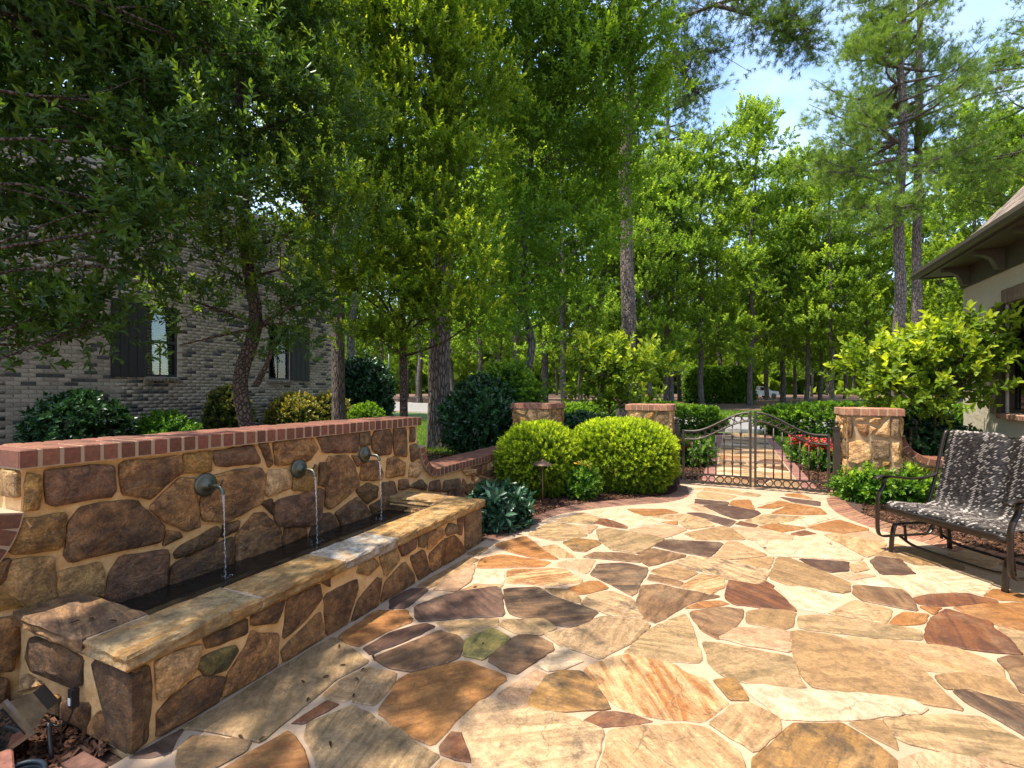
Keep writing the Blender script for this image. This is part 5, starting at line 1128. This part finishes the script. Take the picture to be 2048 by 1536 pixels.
for s_, (H, z0, rm) in enumerate(((26, 9.5, 4.2), (25, 12, 3.8))):
    rng = np.random.default_rng(40 + s_); args, lb = pine_crown(H, z0, rm, rng, 5.5, T_TUFT, 1.2)
    tp_ = trunk_path((0, 0, -.3), (.25, .1, H), .035, rng, 12); tm = MB().tube(tp_, [.27 * (1.28 if i == 0 else 1.12 if i == 1 else 1) * (1 - .72 * i / (len(tp_) - 1)) for i in range(len(tp_))], 16, cap=False).mesh('trunk', True)
    tm.materials.append(M_PBARK); lm_ = lb.mesh('limbs', True); lm_.materials.append(M_PBARK); cm = fol_mesh('crown', *args, rng=rng); cm.materials.append(M_LPINE); PV.append((tm, lm_, cm))
def place(name, label, base, variant, sc, rot, group, swide=None):
    t = thing(name, label, 'tree', base, group); t.scale = (swide or sc, swide or sc, sc); t.rotation_euler = (0, 0, rot)
    for nm, me in zip(('trunk', 'limbs', 'crown'), variant): put(nm, me, None, t, local=True)
    return t
for px, d, v, sc, w, lab in ((880, 11.5, 1, 1.05, 1.0, 'thick trunked pine standing just behind the low fountain wall'), (678, 10.6, 0, .95, .55, 'slim pale trunked pine beside the brick house corner'),
                             (1795, 22, 0, .98, 1.0, 'tall pine with light grey trunk beyond the bench side pillar'), (1830, 24.5, 1, 1.08, .95, 'tall pine with reddish trunk just behind the light grey one'),
                             (2075, 24, 0, .85, 1.0, 'tall pine whose limbs rise above the stucco house roof'), (1335, 44, 0, 1.22, 1.3, 'tall far pine rising above the woods behind the left gate pillar')):
    place('pine_tree', lab, ground_at(px, d), PV[v], sc, px * .7, 'tall pines', w)
# pine with a long limb reaching over the gate
p = ground_at(1247, 17.6); rng = np.random.default_rng(77); pt = thing('pine_tree', 'tall pine with long drooping limb reaching over the garden gate', 'tree', p, 'tall pines')
tp_ = trunk_path(p - Vector((0, 0, .1)), p + Vector((.3, .2, 24)), .06, rng, 12); MB().tube(tp_, [.29 * (1.25 if i == 0 else 1) * (1 - .65 * i / (len(tp_) - 1)) for i in range(len(tp_))], 16, cap=False).put('trunk', M_PBARK, pt, smooth=True)
lb = MB(); P = []; D = []
for pts in ([(1247, 150, 17.5), (1330, 60, 16), (1430, 10, 15), (1540, -10, 14.5), (1600, 40, 14), (1618, 90, 14)], [(1247, 260, 17.5), (1310, 150, 16.5), (1380, 110, 16), (1440, 100, 15.6)], [(1247, 60, 17.5), (1320, 0, 16), (1400, -60, 15.5)], [(1430, 10, 15), (1500, 30, 14.6), (1560, 60, 14.4), (1590, 80, 14.4)], [(1330, 60, 16), (1370, 150, 15.6), (1400, 190, 15.5)]):
    Q = smooth_path([at_d(*q) for q in pts], 6); lb.tube(Q, [.075 * (1 - .85 * i / len(Q)) for i in range(len(Q))], 6, cap=False)
    for i, q in enumerate(Q[len(Q) // 4:]):
        for k in range(11):
            c = q + Vector(rng.normal(0, .42, 3)) * Vector((1, 1, .6)).length / 1.6; lb.tube([q, c], [.012, .006], 3, cap=False)
            for u in range(3): P.append(tuple(c + Vector(rng.normal(0, .1, 3)))); D.append(tuple((c - q) * 1.2 + Vector((rng.normal(0, .4), rng.normal(0, .4), .25))))
lb.put('limbs', M_PBARK, pt, smooth=True); n = len(P)
put('crown', fol_mesh('crown', np.array(P), np.array(D), rng.uniform(.75, 1.05, n), T_TUFT, .4 + rng.normal(0, .12, n), rng.uniform(0, .5, n), rng=rng), M_LPINE, pt)
# ------------------------------------------------------------------ woods
WV = []
for s_, (H, z0, rm, nb_) in enumerate(((24, 5, 4.0, 34), (24, 4, 4.6, 36), (24, 7, 3.6, 30))):
    rng = np.random.default_rng(60 + s_); blobs = []
    for i in range(nb_):
        f = (i + .5) / nb_; z = z0 + (H - z0) * f; rr = rm * math.sin(math.pi * min(1, .22 + .76 * f)) ** .8; az = rng.uniform(0, 6.283); q = rr * math.sqrt(rng.uniform(.05, 1))
        b_ = rng.uniform(1.0, 1.75); blobs.append(((math.cos(az) * q, math.sin(az) * q, min(z, H - b_)), b_, b_ * .72))
    tp_ = trunk_path((0, 0, -.3), (.4, .2, H * .9), .14, rng, 10); tm = MB().tube(tp_, [.24 * (1.3 if i == 0 else 1) * (1 - .8 * i / (len(tp_) - 1)) for i in range(len(tp_))], 10, cap=False).mesh('trunk', True); tm.materials.append(M_DBARK)
    args, lb = crown(blobs, tp_[6:], T_WOOD, 1.9, 14, .48, .92, rng, tipk=1.0, limb_r=.03, twigs=.4, up=.9)
    lm_ = lb.mesh('limbs', True); lm_.materials.append(M_DBARK); cm = fol_mesh('crown', *args, rng=rng); cm.materials.append(M_LWOOD); WV.append((tm, lm_, cm))
def in_street(p):
    d = Vector((-22, 8.3, 0)).normalized(); n = Vector((-d.y, d.x, 0)); n = n if n.y > 0 else -n; q = (Vector((p.x, p.y, 0)) - Vector((1.0, 20.3, 0))).dot(n); return -1.2 < q < 9.4
WOODS = [(1500, 45, 0, 1.2, 'beyond'), (1405, 42, 1, 1.02, 'beyond'), (1440, 52, 2, 1.1, 'beyond'), (1612, 46, 1, 1.02, 'beyond'), (1565, 52, 2, 1.12, 'beyond'), (1668, 42, 2, .92, 'beyond'), (1640, 54, 0, 1.05, 'beyond'), (1735, 46, 1, .95, 'beyond'), (1885, 38, 0, .88, 'beyond'), (1962, 34, 2, .92, 'beyond'),
 (2045, 31, 1, .82, 'beyond'), (2010, 44, 0, 1.1, 'beyond'), (1345, 40, 2, .92, 'beyond'), (1300, 36, 1, .82, 'beyond'), (1270, 40, 0, 1.1, 'beyond'), (1200, 40, 2, 1.15, 'beyond'), (1130, 38, 1, 1.15, 'beyond'), (1090, 44, 0, 1.2, 'beyond'), (1030, 40, 2, 1.2, 'beyond'), (960, 44, 1, 1.15, 'beyond'), (905, 40, 0, 1.1, 'beyond'),
 (840, 52, 2, 1.25, 'beyond'), (760, 50, 1, 1.25, 'beyond'), (700, 52, 0, 1.25, 'beyond'), (1780, 56, 0, .95, 'beyond'), (1840, 50, 1, .9, 'beyond'), (1920, 52, 2, 1.0, 'beyond'), (1535, 60, 1, 1.1, 'beyond'), (1690, 62, 1, 1.0, 'beyond'), (1470, 64, 0, 1.1, 'beyond'), (1590, 66, 2, 1.1, 'beyond'), (1360, 58, 1, 1.1, 'beyond'), (1240, 56, 0, 1.2, 'beyond'), (1160, 58, 1, 1.2, 'beyond'),
 (1000, 60, 0, 1.2, 'beyond'), (880, 64, 1, 1.2, 'beyond'), (2100, 40, 2, 1.0, 'beyond')]
for i, (px, d, v, sc, _) in enumerate(WOODS):
    p = ground_at(px, d)
    while in_street(p): d += 1.5; p = ground_at(px, d)
    lab = ['broad leafy hardwood tree in the woods beyond the street', 'low branched hardwood tree in the woods beyond the street', 'slender high crowned hardwood tree in the woods beyond the street'][v]
    place('hardwood_tree', lab, p, WV[v], sc, i * 1.7, 'hardwood trees beyond the street', sc * (.9 + .2 * ((i * 37) % 10) / 10))
for i, (px, d, v, sc) in enumerate([(600, 27, 0, 1.0), (470, 26, 1, 1.0), (330, 25, 2, 1.05), (190, 25, 0, 1.05), (50, 24, 1, 1.05), (-120, 22, 2, 1.0), (700, 24, 2, .95)]):
    place('hardwood_tree', 'tall hardwood tree rising behind the brick house', ground_at(px, d), WV[v], sc, i * 2.1, 'hardwood trees behind the brick house')
rng = np.random.default_rng(5)
for i in range(64):                                    # far wood: single trees, small in the picture
    px = 560 + i * 25 + rng.uniform(-12, 12); d = rng.uniform(72, 125)
    place('far_tree', 'distant woodland tree seen between the nearer trunks', ground_at(px, d), WV[i % 3], rng.uniform(.8, 1.15), i * 1.3, 'distant woodland trees')

# ------------------------------------------------------------------ shrubs
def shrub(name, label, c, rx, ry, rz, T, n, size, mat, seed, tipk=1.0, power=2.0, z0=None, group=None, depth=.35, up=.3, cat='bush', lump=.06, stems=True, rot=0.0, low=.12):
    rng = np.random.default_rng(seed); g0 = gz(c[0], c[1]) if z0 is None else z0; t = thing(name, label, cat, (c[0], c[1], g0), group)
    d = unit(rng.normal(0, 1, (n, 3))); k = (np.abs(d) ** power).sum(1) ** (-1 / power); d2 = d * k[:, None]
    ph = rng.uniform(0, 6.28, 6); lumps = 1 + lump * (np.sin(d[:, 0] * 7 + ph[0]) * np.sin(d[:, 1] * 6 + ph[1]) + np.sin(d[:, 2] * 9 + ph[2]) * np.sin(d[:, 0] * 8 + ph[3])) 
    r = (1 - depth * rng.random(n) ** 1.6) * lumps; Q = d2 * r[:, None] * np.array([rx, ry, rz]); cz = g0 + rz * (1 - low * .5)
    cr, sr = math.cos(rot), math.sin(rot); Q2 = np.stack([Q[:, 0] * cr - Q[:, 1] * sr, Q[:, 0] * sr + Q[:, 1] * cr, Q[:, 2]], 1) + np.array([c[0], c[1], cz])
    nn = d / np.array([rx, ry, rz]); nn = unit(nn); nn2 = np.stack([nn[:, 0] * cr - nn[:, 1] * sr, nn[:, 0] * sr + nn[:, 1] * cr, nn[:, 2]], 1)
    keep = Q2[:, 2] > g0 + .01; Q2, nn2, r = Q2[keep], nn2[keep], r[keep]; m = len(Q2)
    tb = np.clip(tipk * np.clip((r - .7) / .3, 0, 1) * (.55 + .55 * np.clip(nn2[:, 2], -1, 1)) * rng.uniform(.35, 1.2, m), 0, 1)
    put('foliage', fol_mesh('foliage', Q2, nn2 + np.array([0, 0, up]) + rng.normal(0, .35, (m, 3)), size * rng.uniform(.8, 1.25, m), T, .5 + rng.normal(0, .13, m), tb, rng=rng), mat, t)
    if stems:
        mb = MB()
        for i in range(9):
            a = rng.uniform(0, 6.28); q = rng.uniform(.3, .75); limb(mb, (c[0] + .05 * math.cos(a), c[1] + .05 * math.sin(a), g0 - .03), (c[0] + rx * q * math.cos(a), c[1] + ry * q * math.sin(a), g0 + rz * rng.uniform(.7, 1.5)), .014, .005, .05, 5, 5, rng)
        mb.put('stems', M_HBARK, t, smooth=True)
    return t
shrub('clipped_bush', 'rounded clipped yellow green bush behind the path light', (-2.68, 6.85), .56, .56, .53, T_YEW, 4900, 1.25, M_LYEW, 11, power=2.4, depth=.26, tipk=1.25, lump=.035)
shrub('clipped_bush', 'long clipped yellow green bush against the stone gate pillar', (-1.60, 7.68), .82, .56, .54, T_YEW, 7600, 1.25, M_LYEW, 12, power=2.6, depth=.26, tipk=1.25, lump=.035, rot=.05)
shrub('hellebore_plant', 'blue green leafy perennial at the far end of the stone trough', (-2.42, 4.98), .30, .36, .26, T_HELL, 230, 1.0, M_LHELL, 13, tipk=.9, depth=.6, low=.6, cat='plant')
yf = shrub('yellow_flower_plant', 'small feathery plant with yellow flowers between the clipped bushes', tuple(on_z(1166, 996)[:2]), .20, .18, .23, T_GC, 380, 1.0, M_LGROUND, 14, cat='plant', depth=.7)
def blooms(parent, c, rx, ry, z0, z1, n, mat, seed, s=.03):
    rng = np.random.default_rng(seed); mb = MB()
    for i in range(n):
        p = Vector((c[0] + rng.uniform(-rx, rx), c[1] + rng.uniform(-ry, ry), rng.uniform(z0, z1)))
        for k in range(5):
            a = k * 1.257 + rng.uniform(0, .5); d = Vector((math.cos(a), math.sin(a), rng.uniform(.2, .9))).normalized(); q = Vector((-d.y, d.x, 0)).normalized()
            mb.add([p, p + d * s * .6 + q * s * .4, p + d * s, p + d * s * .6 - q * s * .4], [(0, 1, 2, 3)])
    mb.put('blooms', mat, parent)['kind'] = 'stuff'
blooms(yf, on_z(1166, 996), .12, .12, .40, .52, 22, M_YPETAL, 3, .035)
for px, py, lab, nb in ((1607, 925, 'red flowering plant beside the garden path edging', 26), (1640, 940, 'red flowering plant in the gate bed between two others', 30), (1668, 935, 'red flowering plant next to the bench side gate post', 34)):
    c = on_z(px, py); t = shrub('red_flower_plant', lab, (c.x, c.y), .26, .26, .24, T_GC, 260, 1.2, M_LGROUND, px, cat='plant', depth=.7, group='red flowers in the gate bed'); blooms(t, c, .24, .22, .34, .56, nb * 4, M_PETAL, px, .06)
c = on_z(1390, 930); t = shrub('red_flower_plant', 'leafy plant with one red bloom behind the left gate leaf', (c.x, c.y), .35, .3, .26, T_GC, 320, 1.4, M_LGROUND, 31, cat='plant', depth=.7); blooms(t, (c.x - .15, c.y - .1), .10, .10, .25, .52, 26, M_PETAL, 32, .06)
for i, (px, py, r, lab) in enumerate(((1735, 1000, .25, 'bright groundcover clump against the gate pillar foot'), (1800, 1003, .30, 'bright groundcover clump behind the bench arm'), (1872, 1000, .30, 'bright groundcover clump under the bench back'))):
    c = on_z(px, py); shrub('groundcover_plant', lab, (c.x, c.y), r * 1.2, r, .20, T_GC, 620, 1.35, M_LGROUND, 50 + i, cat='plant', depth=.75, lump=.15)
# hydrangeas trained as small trees
def hydrangea(label, base, stems_, blobs, seed):
    rng = np.random.default_rng(seed); t = thing('hydrangea_tree', label, 'tree', base, None); mb = MB(); top = []
    for s_ in stems_: limb(mb, base - Vector((0, 0, .05)), s_, .030, .016, .02, 6, 7, rng); top.append(s_)
    args, lb = crown(blobs, top, T_HYD, 170, 6, .13, .95, rng, up=.75, tipk=1.1, limb_r=.016, twigs=.9, mb=mb)
    mb.put('trunk', M_HBARK, t, smooth=True); put('crown', fol_mesh('crown', *args, rng=rng), M_LHYD, t); return t
c = ground_at(1225, 10.2); hydrangea('lime green hydrangea tree behind the low front wall', c, [c + Vector((.1, 0, 1.0)), c + Vector((-.08, .1, 1.05))], [B(1230, 745, 10.2, .55, .45), B(1180, 730, 10.2, .42, .4), B(1290, 735, 10.2, .42, .4), B(1190, 790, 10.1, .38, .3), B(1270, 790, 10.1, .38, .3), B(1235, 715, 10.2, .35, .3)], 21)
c = Vector((2.72, 9.3, 0)); hydrangea('large lime green hydrangea tree in front of the stucco house', c, [c + Vector((-.2, -.05, 1.0)), c + Vector((-.1, .05, 1.1)), c + Vector((.1, 0, 1.15))],
   [B(1770, 740, 7.6, .42, .36), B(1850, 720, 7.5, .5, .4), B(1930, 690, 7.3, .42, .38), B(1990, 665, 7.1, .20, .18), B(1800, 790, 7.5, .42, .32), B(1890, 780, 7.3, .5, .36), B(1935, 745, 7.2, .32, .28), B(1930, 655, 7.3, .22, .2), B(1745, 710, 7.7, .25, .2), B(1965, 715, 7.1, .18, .16)], 22)
shrub('dark_shrub', 'dark glossy shrub under the large hydrangea tree', (2.75, 9.75), .75, .5, .55, T_CAM, 1300, 1.0, M_LDARK, 23, depth=.5)
shrub('dark_shrub', 'dark shrub with light top growth between thick pine and corner pillar', (-4.75, 8.95), .72, .7, .80, T_CAM, 2600, 1.0, M_LDARK, 24, depth=.5, lump=.12)
shrub('nandina_bush', 'feathery yellow green bush standing behind the dark shrub', (-4.55, 9.7), .7, .6, .98, T_GC, 2300, 1.7, M_LGROUND, 25, depth=.6, lump=.15)
shrub('dark_shrub', 'low dark shrub behind the low front wall', (-3.4, 11.4), 1.0, .6, .45, T_CAM, 1500, 1.1, M_LDARK, 26, depth=.5)
# hedges flanking the end of the path
shrub('hedge', 'rounded green hedge on the left of the garden path end', (-3.5, 18.9), 3.2, .75, .5, T_HEDGE, 5200, 1.1, M_LHEDGE, 27, power=3.2, depth=.2, cat='hedge', stems=False)
shrub('hedge', 'rounded green hedge on the right of the garden path end', (4.6, 19.2), 3.5, .85, .54, T_HEDGE, 5800, 1.1, M_LHEDGE, 28, power=3.2, depth=.2, cat='hedge', stems=False)
p = ground_at(1436, 51); shrub('hedge', 'tall square dark hedge standing in the woods beyond the street', (p.x, p.y), 3.1, 1.6, 1.75, T_HEDGE, 5000, 2.9, M_LHEDGE, 29, power=7, depth=.15, cat='hedge', stems=False, tipk=.6, rot=YAW)
# shrubs along the brick house
for i, (px, x, rx, rz, T, n, sz, m, tk, lab) in enumerate(((157, -10.3, .60, .62, T_CAM, 1700, 1.1, M_LDARK, .6, 'round dark camellia against the brick house left of the window'), (328, -10.3, .55, .40, T_GC, 700, 1.8, M_LGROUND, .25, 'loose ferny shrub under the brick house window'), (457, -10.4, .42, .72, T_BOX, 1600, 1.9, M_LVAR, .5, 'speckled shrub beside the forked evergreen trunk'),
      (590, -10.2, .58, .62, T_BOX, 2100, 1.95, M_LVAR, 1.3, 'round gold tipped shrub under the far brick house window'), (660, -10.2, .50, .62, T_BOX, 1800, 1.95, M_LVAR, 1.0, 'gold tipped shrub behind the slim pine trunk'), (731, -9.3, .46, .48, T_BOX, 1900, 1.75, M_LHEDGE, 1.0, 'clipped boxwood ball right of the slim pine trunk'), (728, -11.2, .85, 1.25, T_CAM, 2600, 1.3, M_LDARK, .4, 'tall dark shrub at the brick house corner'))):
    cx = (px - 1024) / FPX; d = x / (-SN + CS * cx); y = d * (CS + SN * cx); shrub('house_shrub', lab, (x, y), rx, rx, rz, T, n, sz, m, 80 + i, tipk=tk, depth=.4)

# ------------------------------------------------------------------ grass, mulch, fallen leaves
def blades(name, n, region, h, w, seed, dz=-.03, lab='mown green lawn grass'):
    rng = np.random.default_rng(seed); P = region(rng, n); n = len(P); z = np.array([gz(a, b) for a, b in P]) + dz
    a = rng.uniform(0, 6.283, n); hh = h * rng.uniform(.5, 1.2, n); s = np.stack([np.cos(a), np.sin(a), a * 0], 1) * w; b = np.stack([P[:, 0], P[:, 1], z], 1)
    tip = b + np.stack([rng.normal(0, .4, n) * hh, rng.normal(0, .4, n) * hh, hh], 1); V = np.stack([b - s, b + s, tip], 1).reshape(-1, 3); F = np.arange(3 * n).reshape(-1, 3)
    o = put(name, mesh_np(name, V, F, {'v': np.repeat(rng.random(n), 3), 'tip': np.repeat(rng.random(n), 3)}), M_LGRASS); tag(o, lab, 'grass', kind='stuff')
def rect_reg(x0, x1, y0, y1, cut=None):
    def f(rng, n):
        P = np.stack([rng.uniform(x0, x1, n), y0 + (y1 - y0) * rng.random(n) ** 1.25], 1)
        return P[[not cut(a, b) for a, b in P]] if cut else P
    return f
blades('grass', 90000, rect_reg(-3.0, 8, 9.2, 20, lambda a, b: -.47 < a < 1.26 or (-1.7 < a < 2.6 and b < 12.4) or (a > 3.7 and b < 11.3)), .085, .007, 1, lab='mown green grass on both sides of the garden path')
blades('grass', 52000, rect_reg(-13, -3.8, 8.6, 24, lambda a, b: a < -10.9 and b < 11.6), .10, .008, 2, lab='mown green grass behind the fountain wall')
blades('grass', 30000, rect_reg(-6, 30, 31.7, 38), .13, .02, 3, 0.0, 'green grass verge across the street')
def chips(name, n, poly, seed, lab, zf=lambda x, y: -.012, sz=1.0):
    rng = np.random.default_rng(seed); xs = [p[0] for p in poly]; ys = [p[1] for p in poly]; P = []
    def inside(x, y):
        c = False
        for i in range(len(poly)):
            (x1, y1), (x2, y2) = poly[i - 1], poly[i]
            if (y1 > y) != (y2 > y) and x < (x2 - x1) * (y - y1) / (y2 - y1) + x1: c = not c
        return c
    while len(P) < n:
        x, y = rng.uniform(min(xs), max(xs)), rng.uniform(min(ys), max(ys))
        if inside(x, y): P.append((x, y, zf(x, y) + rng.uniform(.002, .022)))
    P = np.array(P); a = rng.uniform(0, 6.283, n); tl = rng.normal(0, .35, n); l = rng.uniform(.012, .032, n) * sz; w = rng.uniform(.003, .007, n) * sz
    d = np.stack([np.cos(a) * np.cos(tl), np.sin(a) * np.cos(tl), np.sin(tl)], 1); s = np.stack([-np.sin(a), np.cos(a), rng.normal(0, .5, n)], 1)
    V = np.stack([P - d * l[:, None] - s * w[:, None], P + d * l[:, None] - s * w[:, None] * .6, P + d * l[:, None] * .9 + s * w[:, None], P - d * l[:, None] * .9 + s * w[:, None] * .8], 1).reshape(-1, 3)
    o = put(name, mesh_np(name, V, np.arange(4 * n).reshape(-1, 4), {'v': np.repeat(rng.random(n), 4), 'tip': np.repeat(rng.random(n) ** 2, 4)}), M_CHIP); tag(o, lab, 'mulch', kind='stuff')
chips('mulch', 26000, [(-3.28, 4.4), (-2.36, 4.4)] + lo + [(-.95, 8.3), (-3.28, 8.3)], 1, 'brown bark mulch around the clipped bushes')
chips('mulch', 16000, [(1.75, 8.4)] + ro[2:] + [(3.7, 4.9), (3.7, 8.5)], 2, 'brown bark mulch behind the bench')
chips('mulch', 6000, [(-3.25, -.2), (-2.54, -.2), (-2.54, 1.1), (-2.42, 1.16), (-3.25, 1.16)], 3, 'dark bark mulch at the trough end by the floodlight', sz=1.3)
chips('mulch', 6000, [(1.26, 9.0), (2.5, 9.0), (2.5, 12.9), (1.26, 12.9)], 4, 'bark mulch under the red flowers', sz=1.5)
chips('mulch', 6000, [(-1.65, 9.0), (-.48, 9.0), (-.48, 12.3), (-1.65, 12.3)], 5, 'bark mulch behind the left gate leaf', sz=1.5)
chips('mulch', 9000, [(-8, 4.5), (-3.8, 4.5), (-3.8, 9), (-8, 9)], 6, 'bark mulch around the thick pine behind the low wall', gz, 1.8)
LM = MB(); LM.add([(-.022, 0, .002), (-.008, -.007, .007), (.012, -.006, .008), (.026, 0, .003), (.012, .006, .009), (-.008, .007, .008)], [(0, 1, 2, 3), (0, 3, 4, 5)]); LME = LM.mesh('fallen_leaf'); LME.materials.append(M_DRY)
for ox, oy, x, y in [(256,1152,900,1290),(256,1152,1720,715),(256,1152,1440,990),(256,1152,1400,850),(256,1152,1620,1350),(256,1152,1830,830),(256,1152,1070,1305),(256,1152,1580,810),(256,1152,1960,650),(256,1152,1690,565),(700,1152,1065,540),(700,1152,490,345),(700,1152,30,960),(700,960,1080,655),(700,960,1000,860),(1400,960,520,545),(1400,960,1045,515),(1124,960,880,460),(256,1152,1880,750)]:
    p = on_z(ox + x / 4, oy + y / 4, .012); o = put('fallen_leaf', LME); o.location = (p.x, p.y, .0125); o.rotation_euler = (0, 0, random.uniform(0, 6.28)); s_ = random.uniform(.6, 1.1); o.scale = (s_, s_, s_)
    tag(o, 'small dry brown leaf lying on the patio flagstones', 'leaf', 'dry leaves on the patio')
for x, y in ((-2.60, 1.36), (-2.75, 1.28), (-2.72, 1.33)):
    o = put('fallen_leaf', LME); o.location = (x - .1, y - .06, CTp + .004); o.rotation_euler = (0, 0, random.uniform(0, 6)); tag(o, 'dark wet leaf lying on the trough end slab', 'leaf', 'leaves on the trough slab')
# ------------------------------------------------------------------ far street things
p = ground_at(778, 33); lp_ = thing('lamp_post', 'thin dark green post standing beside the far street', 'post', p)
MB().tube([p - Vector((0, 0, .1)), p + Vector((0, 0, 4.2))], .055, 10).put('shaft', M_POST, lp_, smooth=True); MB().tube([p, p + Vector((0, 0, .7))], [.11, .075], 10).put('base_sleeve', M_POST, lp_, smooth=True)
MB().lathe([(.05, 4.2), (.16, 4.3), (.2, 4.75), (.24, 4.78), (.05, 4.95), (.0, 5.0)], p, 8).put('lantern', M_POST, lp_)
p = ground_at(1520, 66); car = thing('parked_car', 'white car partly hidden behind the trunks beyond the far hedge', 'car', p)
Mc = Matrix.Translation(p) @ Matrix.Rotation(R(35), 4, 'Z'); prof_ = [(-2.2, .35), (2.2, .35), (2.25, .75), (2.1, .95), (1.0, 1.05), (.45, 1.6), (-1.4, 1.62), (-2.1, 1.1), (-2.25, .8)]; n = len(prof_)
V = [Mc @ Vector((a, -.9, b)) for a, b in prof_] + [Mc @ Vector((a, .9, b)) for a, b in prof_]
put('body', mesh('body', V, [tuple(range(n)), tuple(range(n, 2 * n))[::-1]] + [(i, n + i, n + (i + 1) % n, (i + 1) % n) for i in range(n)]), M_WHITE, car)
for sx in (-1.35, 1.4):
    for sy in (-.92, .92): MB().lathe([(.0, -.1), (.2, -.1), (.34, -.08), (.34, .08), (.2, .1), (.0, .1)], (0, 0, 0), 16, Mc @ Matrix.Translation((sx, sy, .34)) @ Matrix.Rotation(R(90), 4, 'X')).put('wheel', M_BLACK, car)
for sy in (-.905, .905): MB().add([Mc @ Vector(v) for v in ((-1.3, sy, 1.1), (.75, sy, 1.1), (.38, sy, 1.52), (-1.2, sy, 1.52))], [(0, 1, 2, 3)]).put('side_window', M_DARKGLASS, car)
# far-off wood closing the view between the trunks
rng = np.random.default_rng(9); n = 8500; a = rng.uniform(R(-52), R(62), n); d = rng.uniform(118, 150, n)
ang = YAW + a; q = np.stack([-np.sin(ang) * d, np.cos(ang) * d, .5 + 15 * rng.random(n) ** 1.3 * (1 + .25 * np.sin(a * 23) + .2 * np.sin(a * 57))], 1)
o = put('far_wood', fol_mesh('far_wood', q, rng.normal(0, 1, (n, 3)) + np.array([0, 0, .6]), 4.8 * rng.uniform(.8, 1.3, n), [sprig(5, .5, .5, .42, 1.2, False) for _ in range(4)], .4 + rng.normal(0, .15, n), rng.uniform(0, .7, n), rng=rng), M_LWOOD)
tag(o, 'distant green wood closing the view behind the trees', 'wood', kind='stuff')
